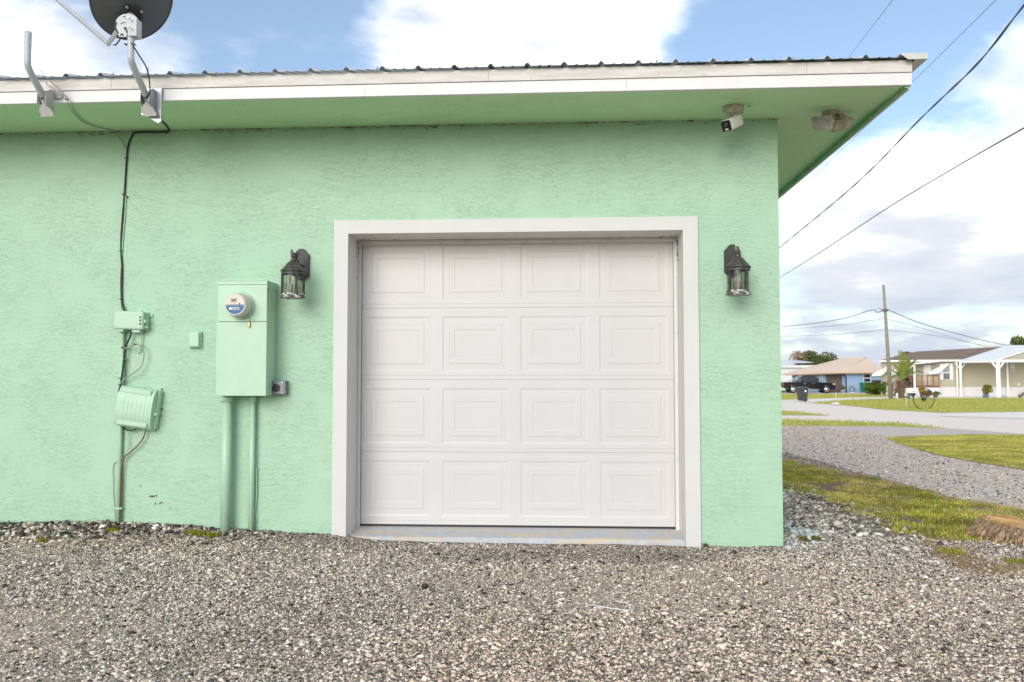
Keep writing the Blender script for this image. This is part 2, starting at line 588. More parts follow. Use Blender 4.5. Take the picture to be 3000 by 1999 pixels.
def sheet(name, poly, dz, mat, cuts=(1.5, 27)):
    bm = bmesh.new()
    f = bm.faces.new([bm.verts.new((x, y, 0)) for x, y in poly])
    for cy in cuts:
        bmesh.ops.bisect_plane(bm, geom=bm.verts[:] + bm.edges[:] + bm.faces[:], plane_co=(0, cy, 0), plane_no=(0, 1, 0))
    for v in bm.verts: v.co.z = base(v.co.y) + dz
    bmesh.ops.triangulate(bm, faces=bm.faces[:])
    bmesh.ops.recalc_face_normals(bm, faces=bm.faces[:])
    for fc in bm.faces:
        if fc.normal.z < 0: fc.normal_flip()
    me = bpy.data.meshes.new(name); bm.to_mesh(me); bm.free(); me.materials.append(mat)
    o = bpy.data.objects.new(name, me); COL.objects.link(o)
    return structure(o)


sheet('ground', [(-900, -200), (900, -200), (900, 2500), (-900, 2500)], -.07, M_ground)
sheet('road', [(-60, 92.5), (-60, 21.3), (8.4, 21.3), (11.63, 21.2), (12.7, 19.1), (12.95, 15.9), (40, 12), (60, 30), (60, 92.5)], -.045, M_road)
sheet('gravel_drive', [(4.2, 8.8), (4.5, 5.36), (4.7, 2.64), (4.9, 1.5), (5.1, -1), (5.1, -8.8), (9.5, -8.8), (9, 2), (8.2, 6.2),
                       (8.4, 12), (9.2, 15.0), (13.4, 16.0), (13, 19.6), (11.74, 21.5), (8.4, 21.9), (-5, 22), (-5, 8.9)], -.022, M_drive)

# near lot: a height field that banks up against the wall on the left
def wall_z(x):      # height of the gravel where it meets the front wall
    xs = [-6, -2.56, -1.7, -1.2, -.8, -.13, .2, 2.2, 2.45, 3.0, 3.3]
    zs = [.05, .032, .045, .028, .012, -.02, -.062, -.074, -.072, -.07, -.08]
    return np.interp(x, xs, zs)


def vnoise(x, y, s, seed):
    """smooth value noise in numpy"""
    r = np.random.default_rng(seed); T = r.random((256, 256))
    x = x * s + 1000; y = y * s + 1000
    xi = np.floor(x).astype(int); yi = np.floor(y).astype(int); fx = x - xi; fy = y - yi
    fx = fx * fx * (3 - 2 * fx); fy = fy * fy * (3 - 2 * fy)
    a = T[xi % 256, yi % 256]; b = T[(xi + 1) % 256, yi % 256]; c = T[xi % 256, (yi + 1) % 256]; d = T[(xi + 1) % 256, (yi + 1) % 256]
    return (a * (1 - fx) + b * fx) * (1 - fy) + (c * (1 - fx) + d * fx) * fy


def lot_z(x, y):
    x = np.asarray(x, float); y = np.asarray(y, float)
    d = np.clip(-y, 0, None)
    z = base_np(y) + (wall_z(x) + .08) * np.exp(-(d / .55) ** 1.4) * np.where(y > 0, np.exp(-(y / .8) ** 2), 1)
    z = z + (vnoise(x, y, 1.7, 1) - .5) * .022 * np.clip(d / .4 + .3, 0, 1) + (vnoise(x, y, 7, 2) - .5) * .010
    side = np.clip((x - 2.9) / .25, 0, 1) * np.clip((y + .25) / .4, 0, 1) * np.clip((4.3 - x) / .9, 0, 1)
    z = z + side * (.035 + .03 * (vnoise(x, y, 4, 3) - .5))
    return z


nx, ny = 190, 260
gx = np.linspace(-7, 5.35, nx); gy = np.concatenate([np.linspace(-9, -3.2, 40), np.linspace(-3.1, 9, ny - 40)])
X, Yg = np.meshgrid(gx, gy)
Zg = lot_z(X, Yg)
me = bpy.data.meshes.new('gravel_lot')
idx = np.arange(nx * ny).reshape(ny, nx)
quads = np.stack([idx[:-1, :-1], idx[:-1, 1:], idx[1:, 1:], idx[1:, :-1]], -1).reshape(-1, 4)
me.from_pydata(np.stack([X, Yg, Zg], -1).reshape(-1, 3).tolist(), [], quads.tolist())
me.polygons.foreach_set('use_smooth', [True] * len(quads)); me.materials.append(M_lot)


def fines(x, y):
    f = vnoise(x, y, .9, 51) * .55 + vnoise(x, y, 2.3, 52) * .3 + vnoise(x, y, 6.5, 53) * .15
    f = f + .10 * np.exp(-((x - .2) / 1.6) ** 2 - ((y + 1.7) / .6) ** 2) + .08 * np.exp(-((x - 2.1) / 1.0) ** 2 - ((y + 1.3) / .5) ** 2)
    return np.clip((f - .46) / .22, 0, 1) * np.clip((-y - .35) / .5, 0, 1)


STRIP = [(3.96, 9), (3.9, 3.85), (3.93, 2.3), (3.99, 1.1), (4.02, .51), (4.12, .13), (4.35, -.25), (4.9, -.3), (5.6, -.35), (5.5, .9), (5.41, 1.59), (5.31, 2.64), (5.14, 3.93), (5.02, 5.36), (4.83, 7.3), (4.7, 9)]


def inpoly(x, y, poly):
    r = np.zeros(len(x), bool); j = len(poly) - 1
    for i in range(len(poly)):
        xi, yi = poly[i]; xj, yj = poly[j]
        r ^= ((yi > y) != (yj > y)) & (x < (xj - xi) * (y - yi) / (yj - yi + 1e-12) + xi)
        j = i
    return r


tf = inpoly((X + (vnoise(X, Yg, 5, 21) - .5) * .35).ravel(), Yg.ravel(), STRIP).reshape(X.shape) * np.clip((vnoise(X, Yg, 2.3, 22) * .7 + vnoise(X, Yg, 6, 23) * .5 - .42 * np.clip((1.6 - Yg) / 1.8, 0, 1) - .34) * 3, 0, 1)
at = me.attributes.new('turf', 'FLOAT', 'POINT'); at.data.foreach_set('value', tf.ravel().astype(np.float32))
at = me.attributes.new('fines', 'FLOAT', 'POINT'); at.data.foreach_set('value', fines(X, Yg).ravel().astype(np.float32))
lot = structure(bpy.data.objects.new('gravel_lot', me)); COL.objects.link(lot)

# lawns
sheet('lawn', [(8.91, 14.2), (8.34, 11.9), (7.79, 8.86), (7.71, 7.48), (7.79, 6.19), (8.3, 2), (9, -7), (30, -7), (40, 11.5), (13.1, 15.6), (11.63, 15.9), (10.08, 15.2)], -.012, M_lawn)
sheet('lawn', [(-6, 28.7), (10.0, 28.4), (11.76, 27.08), (13.18, 24.79), (13.0, 20.0), (11.79, 21.7), (8.36, 21.95), (-6, 22.2)], -.036, M_lawn)
sheet('lawn', [(-6, 37.7), (12.31, 37.71), (13.11, 32.04), (10.97, 32.3), (-6, 32.5)], -.036, M_lawn)
sheet('lawn', [(17.62, 51.08), (22.49, 58.98), (26.69, 62.37), (31.53, 64.87), (60, 65.3), (60, 52), (23.6, 36.65), (19.2, 35.07), (17.9, 39.49), (18.3, 46.45)], -.036, M_lawn)
sheet('lawn', [(10, 82), (23.26, 81.91), (33.98, 82.15), (31.2, 72.4), (30.63, 71.54), (20.49, 62.17), (17.8, 59.88), (5, 58)], -.036, M_lawn)
sheet('driveway', [(19.3, 34.9), (23.46, 36.3), (60, 51.5), (60, 42), (19.69, 29.12), (17.5, 31.5)], -.03, M_conc)
sheet('driveway', [(31.6, 65.2), (60, 65.6), (60, 71.5), (31.2, 72.2), (20.6, 62.1), (17.7, 52.2), (19.8, 55.2), (22.4, 59.3), (26.6, 62.7)], -.03, M_conc)


# ------------------------------------------------------------------ numpy scatter
OCT_V = np.array([(1, 0, 0), (0, 1, 0), (-1, 0, 0), (0, -1, 0), (0, 0, 1), (0, 0, -1)], float)
OCT_F = np.array([(0, 1, 4), (1, 2, 4), (2, 3, 4), (3, 0, 4), (1, 0, 5), (2, 1, 5), (3, 2, 5), (0, 3, 5)])


def mesh_np(name, V, F, C, mat):
    me = bpy.data.meshes.new(name)
    nv, nf = len(V), len(F); k = F.shape[1]
    me.vertices.add(nv); me.vertices.foreach_set('co', np.ascontiguousarray(V, np.float32).ravel())
    me.loops.add(nf * k); me.loops.foreach_set('vertex_index', F.astype(np.int32).ravel())
    me.polygons.add(nf); me.polygons.foreach_set('loop_start', np.arange(0, nf * k, k, dtype=np.int32))
    me.update(calc_edges=True)
    a = me.color_attributes.new('Col', 'FLOAT_COLOR', 'POINT')
    C4 = np.concatenate([C, np.ones((nv, 1))], 1).astype(np.float32)
    a.data.foreach_set('color', C4.ravel())
    me.materials.append(mat); me.validate()
    o = bpy.data.objects.new(name, me); COL.objects.link(o)
    return o


def stones(name, P, size, col, flat=.62, sink=.25):
    N = len(P)
    R = rng.uniform(.62, 1.25, (N, 6, 1)) * OCT_V[None]
    R = R + rng.normal(0, .16, R.shape)
    R *= np.stack([rng.uniform(.8, 1.35, N), rng.uniform(.65, 1.1, N), rng.uniform(.6, 1.1, N) * flat], -1)[:, None]
    an = rng.uniform(0, 2 * np.pi, N); c, s_ = np.cos(an), np.sin(an)
    tx = rng.normal(0, .35, N); ct, st = np.cos(tx), np.sin(tx)
    x, y, z = R[..., 0], R[..., 1], R[..., 2]
    y, z = y * ct[:, None] - z * st[:, None], y * st[:, None] + z * ct[:, None]
    x, y = x * c[:, None] - y * s_[:, None], x * s_[:, None] + y * c[:, None]
    V = np.stack([x, y, z], -1) * size[:, None, None] + P[:, None]
    V[..., 2] += (size * flat * (1 - 2 * sink) * .5)[:, None]
    F = OCT_F[None] + (np.arange(N) * 6)[:, None, None]
    C = np.repeat(col[:, None], 6, 1)
    return mesh_np(name, V.reshape(-1, 3), F.reshape(-1, 3), C.reshape(-1, 3), M_stone)


def pick(N, pal, wts):
    i = rng.choice(len(pal), N, p=np.array(wts) / sum(wts))
    return np.clip(np.array(pal)[i] * rng.uniform(.8, 1.2, (N, 1)) + rng.normal(0, .012, (N, 3)), .01, .9)


SP = [(.055, .049, .043), (.17, .145, .12), (.44, .37, .30), (.67, .57, .47), (.81, .71, .60), (.88, .82, .74)]
# chips lying over the lot in front of the garage
N = 300000
x = rng.uniform(-3.4, 5.2, N); y = rng.uniform(-3.1, .35, N)
keep = ~((x < 3.02) & (y > -.006)) & ~((x > -.03) & (x < 2.34) & (y > -.035)) & (np.abs(x - 1.35) < .62 * (y + 6.6) + .5)
keep &= rng.random(len(x)) > .45 * fines(x, y)
x, y = x[keep], y[keep]; N = len(x)
sz = np.clip(rng.lognormal(math.log(.0045), .50, N), .002, .018)
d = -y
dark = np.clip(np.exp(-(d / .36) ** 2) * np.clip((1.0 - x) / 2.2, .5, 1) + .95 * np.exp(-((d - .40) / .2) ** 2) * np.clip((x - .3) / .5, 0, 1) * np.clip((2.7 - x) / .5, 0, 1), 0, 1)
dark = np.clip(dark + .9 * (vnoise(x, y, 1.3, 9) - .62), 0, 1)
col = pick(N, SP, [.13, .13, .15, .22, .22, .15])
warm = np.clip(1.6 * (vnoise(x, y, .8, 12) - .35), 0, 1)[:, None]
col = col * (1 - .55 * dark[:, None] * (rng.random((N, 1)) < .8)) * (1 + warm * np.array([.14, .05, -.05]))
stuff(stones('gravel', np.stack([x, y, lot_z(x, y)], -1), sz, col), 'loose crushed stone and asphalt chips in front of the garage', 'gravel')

# coarser asphalt rubble banked along the wall on the left
N = 5200
x = rng.uniform(-3.6, -.15, N); y = -np.abs(rng.normal(0, .17, N)) - .006
keep = rng.random(N) < np.clip((-.1 - x) / 1.6, .12, 1); x, y = x[keep], y[keep]; N = len(x)
sz = np.clip(rng.lognormal(math.log(.0115), .5, N), .006, .04) * np.clip(.55 + (-x) * .22, .5, 1.15)
col = pick(N, SP, [.38, .28, .16, .10, .05, .03])
stuff(stones('asphalt_rubble', np.stack([x, y, lot_z(x, y)], -1), sz, col, .7, .2), 'coarse dark asphalt rubble banked against the green wall', 'rubble')

# pale rubble beside the corner of the building
N = 9000
y = rng.uniform(-.1, 4.6, N); x = rng.uniform(3.01, 4.25, N)
keep = rng.random(N) < np.clip(1.25 - (x - 3.0) / 1.1 - np.clip(.25 - y, 0, 1) * .8 - np.clip(y - 2.5, 0, 9) * .12, 0, 1)
x, y = x[keep], y[keep]; N = len(x)
sz = np.clip(rng.lognormal(math.log(.0125), .5, N), .006, .042)
col = pick(N, [(.10, .09, .08), (.25, .225, .19), (.42, .38, .33), (.58, .53, .47), (.74, .70, .64)], [.12, .2, .28, .25, .15])
over = ((x - 3.0) ** 2 * 2.6 + (y - .32) ** 2 * 1.2 < .26) & (rng.random(N) < .9)
col = np.where(over[:, None], np.array([.50, .54, .53]) * rng.uniform(.85, 1.15, (N, 1)), col)
stuff(stones('rubble', np.stack([x, y, lot_z(x, y)], -1), sz, col, .66, .2), 'pale broken stones heaped beside the building corner', 'rubble')

# stones on the side drive
N = 46000
x = rng.uniform(4.6, 9.4, N); y = rng.uniform(-1.5, 21.5, N)
xl = np.interp(y, [-2, 1.5, 4, 7.3, 9, 22], [5.55, 5.3, 4.95, 4.45, 4.2, 3.0]); xr = np.interp(y, [-2, 2, 6.2, 9, 12, 14.5, 16, 19.5, 21.5], [8.9, 8.3, 7.8, 7.85, 8.4, 9.2, 13.2, 12.9, 11.8])
keep = (x > xl) & (x < xr) & (x < .55 * (y + 6.6) + 1.3); x, y = x[keep], y[keep]; N = len(x)
sz = np.clip(rng.lognormal(math.log(.0085), .45, N), .004, .025)
col = pick(N, SP, [.09, .14, .22, .27, .19, .09]) * np.array([.99, .93, .88])
stuff(stones('gravel', np.stack([x, y, np.where((x < 5.35) & (y < 9), lot_z(x, y), base_np(y) - .02)], -1), sz, col, .6, .3), 'loose grey stones on the side drive', 'gravel')


def blades(name, x, y, z, h, col, wd=.004, lean=.6, zs=1.):
    N = len(x); an = rng.uniform(0, 2 * np.pi, N); ln = np.abs(rng.normal(0, lean, N)); la = rng.uniform(0, 2 * np.pi, N)
    B = np.stack([x, y, z - .004], -1)
    s_ = np.stack([np.cos(an), np.sin(an), np.zeros(N)], -1) * (wd * rng.uniform(.7, 1.4, N))[:, None]
    mid = B + np.stack([np.cos(la) * ln * .30, np.sin(la) * ln * .30, np.full(N, .62 * zs)], -1) * h[:, None]
    tip = B + np.stack([np.cos(la) * ln, np.sin(la) * ln, zs * (1 - .45 * np.clip(ln, 0, 1.2))], -1) * h[:, None]
    V = np.stack([B - s_, B + s_, mid + s_ * .75, mid - s_ * .75, tip], 1)
    o = np.arange(N)[:, None] * 5
    F = np.concatenate([o + np.array([[0, 1, 2]]), o + np.array([[0, 2, 3]]), o + np.array([[3, 2, 4]])])
    C = np.repeat(col[:, None], 5, 1)
    return mesh_np(name, V.reshape(-1, 3), F, C.reshape(-1, 3), M_leaf)


GP_ = [(.26, .32, .03), (.44, .45, .05), (.56, .52, .085), (.74, .58, .24), (.58, .40, .18)]
strip = STRIP
N = 150000
x = rng.uniform(3.6, 5.8, N); y = rng.uniform(-.5, 9, N)
jx = x + (vnoise(x, y, 5, 21) - .5) * .35
keep = inpoly(jx, y, strip)
dens = vnoise(x, y, 2.3, 22) * .7 + vnoise(x, y, 6, 23) * .5
dens = dens - .42 * np.clip((1.6 - y) / 1.8, 0, 1) - .18 * np.clip((4.5 - x) / .6, 0, 1) + .12
keep &= rng.random(N) < np.clip((dens - .43) * 3.2, 0, 1)
x, y = x[keep], y[keep]; N = len(x)
edge = np.clip(1.4 * (vnoise(x, y, 1.6, 25) - .35), 0, 1)
k = rng.random(N)
col = pick(N, GP_[:3], [.35, .4, .25]); dry = pick(N, GP_[3:], [.7, .3])
col = np.where((k < .22 + .5 * edge)[:, None], dry, col) * (.55 + .8 * vnoise(x, y, 7, 26))[:, None] * np.where(vnoise(x, y, 3.1, 27) > .66, .72, 1.)[:, None]
stuff(blades('grass', x, y, lot_z(x, y) + .0, rng.uniform(.014, .045, N), col, .0034, .9, 1.), 'patchy green and straw grass strip beside the gravel drive', 'grass')

# straw and dry litter around the stump and along the strip
N = 11000
x = rng.uniform(3.9, 5.3, N); y = rng.uniform(-.75, .6, N)
keep = rng.random(N) < np.clip((vnoise(x, y, 3.5, 31) - .40) * 3 - np.abs(y + .1) * .9 + .1, 0, 1)
x, y = x[keep], y[keep]; N = len(x)
stuff(blades('straw', x, y, lot_z(x, y) + .006, rng.uniform(.03, .07, N), pick(N, [(.62, .45, .24), (.46, .26, .10), (.34, .16, .06)], [.55, .3, .15]), .0026, 1.5, .22), 'dry straw litter scattered in front of the stump', 'straw')

# straw fringe along the far edge of the strip
N = 20000
y = rng.uniform(.4, 9, N); x = np.interp(y, [-.35, .9, 1.59, 2.64, 3.93, 5.36, 7.3, 9], [5.6, 5.5, 5.41, 5.31, 5.14, 5.02, 4.83, 4.7]) + rng.normal(.02, .09, N)
keep = rng.random(N) < np.clip((vnoise(x, y, 1.8, 61) - .25) * 2.2, 0, 1); x, y = x[keep], y[keep]; N = len(x)
stuff(blades('straw', x, y, lot_z(x, y) + .004, rng.uniform(.03, .07, N), pick(N, [(.66, .50, .27), (.52, .36, .17), (.44, .40, .12)], [.55, .3, .15]), .003, 1.3, .3), 'pale straw fringe between the grass strip and the side drive', 'straw')

# lawn beyond the side drive
lawn2 = [(8.91, 14.2), (8.34, 11.9), (7.79, 8.86), (7.71, 7.48), (7.79, 6.19), (8.1, 3.5), (15, 4), (20, 16), (13.1, 15.6), (11.63, 15.9), (10.08, 15.2)]
N = 120000
x = rng.uniform(7.3, 15, N); y = rng.uniform(3.5, 16, N)
keep = inpoly(x + (vnoise(x, y, 4, 41) - .5) * .3, y, lawn2) & (x < .58 * (y + 6.6) + 1.2)
x, y = x[keep], y[keep]; N = len(x)
dr = np.clip(1.5 * (vnoise(x, y, .9, 42) - .3), 0, 1)
col = np.where((rng.random(N) < .2 + .45 * dr)[:, None], pick(N, [(.56, .48, .18), (.50, .39, .14)], [.7, .3]), pick(N, [(.42, .44, .06), (.54, .52, .09), (.62, .56, .13)], [.3, .4, .3]))
col = col * (.6 + .75 * vnoise(x, y, 3, 44))[:, None]
stuff(blades('grass', x, y, base_np(y), rng.uniform(.02, .045, N), col, .006, 1.1, .8), 'sunny yellow green lawn beyond the side drive', 'grass')

# far lawns
N = 70000
x = rng.uniform(8, 42, N); y = rng.uniform(19, 83, N)
polys = [[(0, 28.7), (10.0, 28.4), (11.76, 27.08), (13.18, 24.79), (13.0, 20.0), (11.79, 21.7), (8.36, 21.95), (0, 22.2)],
         [(0, 37.7), (12.31, 37.71), (13.11, 32.04), (10.97, 32.3), (0, 32.5)],
         [(17.62, 51.08), (22.49, 58.98), (26.69, 62.37), (31.53, 64.87), (60, 65.3), (60, 52), (23.6, 36.65), (19.2, 35.07), (17.9, 39.49), (18.3, 46.45)],
         [(10, 82), (23.26, 81.91), (33.98, 82.15), (31.2, 72.4), (30.63, 71.54), (20.49, 62.17), (17.8, 59.88), (5, 58)]]
keep = np.zeros(N, bool)
for p_ in polys: keep |= inpoly(x, y, p_)
keep &= (x > .25 * (y + 6)) & (x < .62 * (y + 6) + 1); x, y = x[keep], y[keep]; N = len(x)
stuff(blades('grass', x, y, base_np(y), rng.uniform(.04, .08, N), pick(N, [(.34, .39, .06), (.46, .47, .08), (.56, .52, .13), (.64, .54, .2)], [.3, .35, .22, .13]), .016, .7), 'mown lawns along the far road', 'grass')

# ------------------------------------------------------------------ the garage
YD, YF, O = .316, -.02, -.71
XLO, XRO, XLI, XRI = -.125, 2.439, -.024, 2.3355
ZT, ZTI, XC, XFR = 2.201, 2.106, 2.9965, 3.631
ZS, ZF = 2.884, 2.861
XL, YB = -8.0, 8.5
gar = thing('garage', 'mint green stucco garage with white roller door trim and metal roof', 'garage', (1.2, 0, -.08))
W = MB()
def wallquad(b, x0, x1, z0, z1, y=0.):
    b.add([(x0, y, z0), (x1, y, z0), (x1, y, z1), (x0, y, z1)], [(0, 1, 2, 3)])
W = MB()
TH = .2
xs = [XL, XLI + .0, XRI, XC]
W.box(XL, XLI - .02, 0, TH, -.4, 3.0)
W.box(XRI + .02, XC, 0, TH, -.4, 3.0)
W.box(XLI - .02, XRI + .02, 0, TH, ZTI + .02, 3.0)
W.box(XC - TH, XC, TH, YB, -.6, 3.0)
W.box(XL, XC, YB, YB + TH, -.7, 3.0)
wall = W.build('wall', M_stucco, gar)
# dark interior behind the door
MB().box(-.6, 2.9, .62, .64, -.3, 2.7).build('inner_wall', M_black, gar)

S = MB()
S.add([(XL, O + .004, ZS - .021), (XFR - .03, O + .004, ZS - .021), (XFR - .03, 0, ZS), (XL, 0, ZS)], [(0, 1, 2, 3)])
S.add([(XC, 0, ZS), (XFR - .03, 0, ZS), (XFR - .03, YB, ZS + .02), (XC, YB, ZS + .02)], [(0, 1, 2, 3)])
S.build('soffit', M_soffit, gar)
# inner green board along the side eave
MB().box(XFR - .034, XFR - .016, O + .02, YB, 2.848, 2.93).build('side_board', M_greenboard, gar)
# fascia boards: lower and upper courses, each in lengths that meet at a seam
def seam(u_list, z0, z1, y0, y1, name, mat):
    for a, b in zip(u_list[:-1], u_list[1:]):
        MB().box(a + .0004, b - .0004, y0, y1, z0, z1).build(name, mat, gar, bevel=.002)
seam([XL, -2.9, .255, 1.9, XFR], ZF, 2.936, O, O + .03, 'fascia_board', M_fascia)
seam([XL, -1.4, 1.04, 3.0, XFR], 2.9385, 3.012, O - .008, O + .03, 'fascia_board', M_fascia2)
MB().box(XFR - .015, XFR, O + .031, YB, 2.845, 3.012).build('fascia_board', M_fascia, gar)
# metal roof: ribbed panels
def roof_panel(x0, npanel_ribs=4, last=False):
    P = .2286; prof = []
    for i in range(npanel_ribs):
        a = x0 + i * P
        prof += [(a, .0), (a + .006, .0), (a + .02, .019), (a + .034, .019), (a + .05, .0)]
        for q in (.105, .165):
            prof += [(a + q - .012, .0), (a + q - .005, .004), (a + q + .005, .004), (a + q + .012, .0)]
    prof.append((x0 + npanel_ribs * P, 0.))
    y0 = O - .045; sl = .285; vs = []
    n = len(prof)
    for x, h in prof: vs.append((x, y0, 3.017 + h))
    for x, h in prof:
        L = max(.02, min(4.6, XFR + .045 - x))
        vs.append((x, y0 + L, 3.017 + h + sl * L))
    b = MB(); b.add(vs, [(i, i + 1, n + i + 1, n + i) for i in range(n - 1)])
    o = b.build('roof_panel', M_roof, gar)
    md = o.modifiers.new('gauge', 'SOLIDIFY'); md.thickness = .0012; md.offset = -1
for k in range(13):
    x1 = 3.572 + .0 - .2286 * 4 * k
    roof_panel(x1 - .2286 * 4 - .026 + .0)
b = MB()
b.add([(XFR + .05, O - .05, 3.02), (XFR + .05, YB, 3.02), (XFR - 4.5, YB, 3.02 + .285 * 4.5), (XFR - 4.5, O - .05 + 4.55, 3.02 + .285 * 4.5)], [(0, 1, 2, 3)])
b.build('roof_panel', M_roof, gar)
# corner flashing at the eave end
f = MB()
f.prism([(3.545, O - .052, 3.036), (3.705, O - .055, 3.036), (3.705, O - .055, 3.000), (3.59, O - .052, 3.000)], (0, .002, 0))
f.prism([(3.545, O - .052, 3.0362), (3.705, O - .055, 3.0362), (3.705, 3.0, 3.04), (3.665, 3.0, 3.045)], (0, 0, .0015))
f.prism([(3.704, O - .055, 3.036), (3.704, YB, 3.036), (3.704, YB, 3.000), (3.704, O - .055, 3.000)], (.0015, 0, 0))
f.prism([(3.635, O - .052, 3.000), (3.704, O - .055, 3.000), (3.704, .6, 3.0), (3.635, .6, 3.0)], (0, 0, .0012))
f.build('corner_flashing', simple('painted flashing', (.62, .62, .60), .5, var=.15, vscale=9), gar)
MB().tube([(-2.89, 2.64, 3.3), (-2.89, 2.64, 4.36)], .034, 16).build('vent_pipe', M_pvc, gar)
for xx in (-1.45, 0.31, 2.1, 2.95):
    MB().lathe([(.009, 0), (.009, .004), (.005, .005), (.005, .011)], (xx, O + .1, 3.075), n=8).build('roof_screw', M_bolt, gar)

# door surround
T = MB()
T.box(XLO, XLI, YF, .002, -.35, ZTI)
T.box(XRI, XRO, YF, .002, -.35, ZTI)
T.box(XLO, XRO, YF, .002, ZTI, ZT)
T.build('door_trim', M_white, gar)
J = MB()
J.box(XLI - .018, XLI, .0025, .30, -.35, ZTI + .018)
J.box(XRI, XRI + .018, .0025, .30, -.35, ZTI + .018)
J.box(XLI, XRI, .0025, .30, ZTI, ZTI + .018)
J.build('door_jamb', M_jamb, gar)
for (a, b_) in ((XLI + .0005, -.001), (2.3085, XRI - .0005)):
    MB().box(a, b_, YD - .033, YD - .006, -.02, ZTI - .0015).build('door_stop', M_jamb, gar, bevel=.003)
MB().box(XLI + .026, XRI - .028, YD - .034, YD - .006, 2.074, ZTI - .001).build('door_stop', M_jamb, gar, bevel=.003)
# sill
s_ = MB()
ns = 60
prof = []
for i in range(ns + 1):
    xx = XLI + .001 + (XRI - XLI - .002) * i / ns
    j1, j2 = random.uniform(-.0035, .0035), random.uniform(-.002, .004)
    prof += [(xx, .62, -.012), (xx, YD - .06, -.016), (xx, .016 + j1, -.037 + j2), (xx, .004 + j1, -.047 + j2), (xx, .0 + j1, -.3)]
s_.add(prof, [(i * 5 + k, i * 5 + k + 1, (i + 1) * 5 + k + 1, (i + 1) * 5 + k) for i in range(ns) for k in range(4)], False)
s_.build('sill', M_sill, gar)

# sectional door
SEC = .5334; DW = 2.308
gd = MB().box(-.02, DW + .02, YD + .045, YD + .05, .0, 2.15).box(.002, DW - .002, YD + .004, YD + .035, -.013, .004).build('garage_door', M_black, gar)
PX0 = [.024 + .5805 * i for i in range(4)]; PW = .497; PZ0, PZ1 = .063, .469
sec_me = None; pan_me = None
def section_mesh():
    b = MB()
    fy = YD; g = YD + .004
    zl = [0., .0012, .028, .0315, PZ0, PZ1, .501, .5045, .5322, SEC]
    yl = [YD + .006, fy + .0013, fy + .0013, fy, fy, fy, fy, fy + .0013, fy + .0013, YD + .006]
    xs = [0.] + [q for p in PX0 for q in (p, p + PW)] + [DW]
    for k in range(len(zl) - 1):
        if k == 4:
            for a, c in zip(xs[0::2], xs[1::2]):
                b.add([(a, fy, PZ0), (c, fy, PZ0), (c, fy, PZ1), (a, fy, PZ1)], [(0, 1, 2, 3)])
        else:
            b.add([(0, yl[k], zl[k]), (DW, yl[k], zl[k]), (DW, yl[k + 1], zl[k + 1]), (0, yl[k + 1], zl[k + 1])], [(0, 1, 2, 3)])
    # small dark shoulder grooves
    return b
def panel_mesh():
    b = MB()
    rings = [(0, 0, 0), (.011, .011, .0030), (.050, .052, .0026), (.055, .057, .0003), (.091, .097, .0005), (.096, .102, .0022)]
    rects = []
    for dx, dz, dy in rings:
        rects.append([(dx, YD + dy, PZ0 + dz), (PW - dx, YD + dy, PZ0 + dz), (PW - dx, YD + dy, PZ1 - dz), (dx, YD + dy, PZ1 - dz)])
    vs = [p for r in rects for p in r]
    fs = [(i * 4 + k, i * 4 + (k + 1) % 4, (i + 1) * 4 + (k + 1) % 4, (i + 1) * 4 + k) for i in range(len(rects) - 1) for k in range(4)]
    e = (len(rects) - 1) * 4
    fs.append((e, e + 1, e + 2, e + 3))
    b.add(vs, fs)
    return b
for r in range(4):
    if sec_me is None:
        o = section_mesh().build('door_section', M_door, gd, world=False); sec_me = o.data
    else:
        o = bpy.data.objects.new('door_section', sec_me); COL.objects.link(o); o.parent = gd
    o.location = Vector((0, 0, r * SEC)) - gar.location
    for c in range(4):
        if pan_me is None:
            q = panel_mesh().build('raised_panel', M_door, gd, world=False); pan_me = q.data
        else:
            q = bpy.data.objects.new('raised_panel', pan_me); COL.objects.link(q); q.parent = gd
        q.location = Vector((PX0[c], 0, r * SEC)) - gar.location
# paint scar and old nail holes on the wall
M_chip = simple('chipped stucco', (.16, .12, .10), .9, var=.5, vscale=60)
for (px_, pz_, r1, r2, a) in [(-1.435, .235, .028, .011, 0), (-1.405, .240, .008, .007, 0), (-1.37, .19, .02, .006, .5), (-1.30, .152, .005, .005, 0), (-1.41, .185, .010, .004, 1), (-1.52, .31, .010, .003, .4)]:
    pts = []
    for k in range(11):
        an = 2 * math.pi * k / 11; q = random.uniform(.6, 1.15)
        xx, zz = r1 * math.cos(an) * q, r2 * math.sin(an) * q
        pts.append((px_ + xx * math.cos(a) - zz * math.sin(a), -.0015, pz_ + xx * math.sin(a) + zz * math.cos(a)))
    MB().prism(pts, (0, -.0018, 0)).build('chipped_patch', M_chip, gar)
# cobweb and grime line where the soffit meets the wall
b = MB(); xx = -3.2
while xx < XC - .02:
    g_ = vnoise(np.array([xx]), np.array([0.]), 2.2, 77)[0]
    xx += random.expovariate(1) * (.012 if g_ > .45 else .035)
    l_ = random.uniform(.004, .03); h_ = random.uniform(.0005, .0020) * (1.6 if g_ > .6 else 1)
    z_ = ZS - .0025 - random.random() ** 3 * .03
    b.box(xx, xx + l_, -.0035 - random.random() * .006, -.0005, z_ - h_, z_, Matrix.Rotation(random.gauss(0, .15), 3, 'Y'))
b.build('grime_line', simple('cobweb grime', (.24, .20, .10), .95), gar)['kind'] = 'stuff'
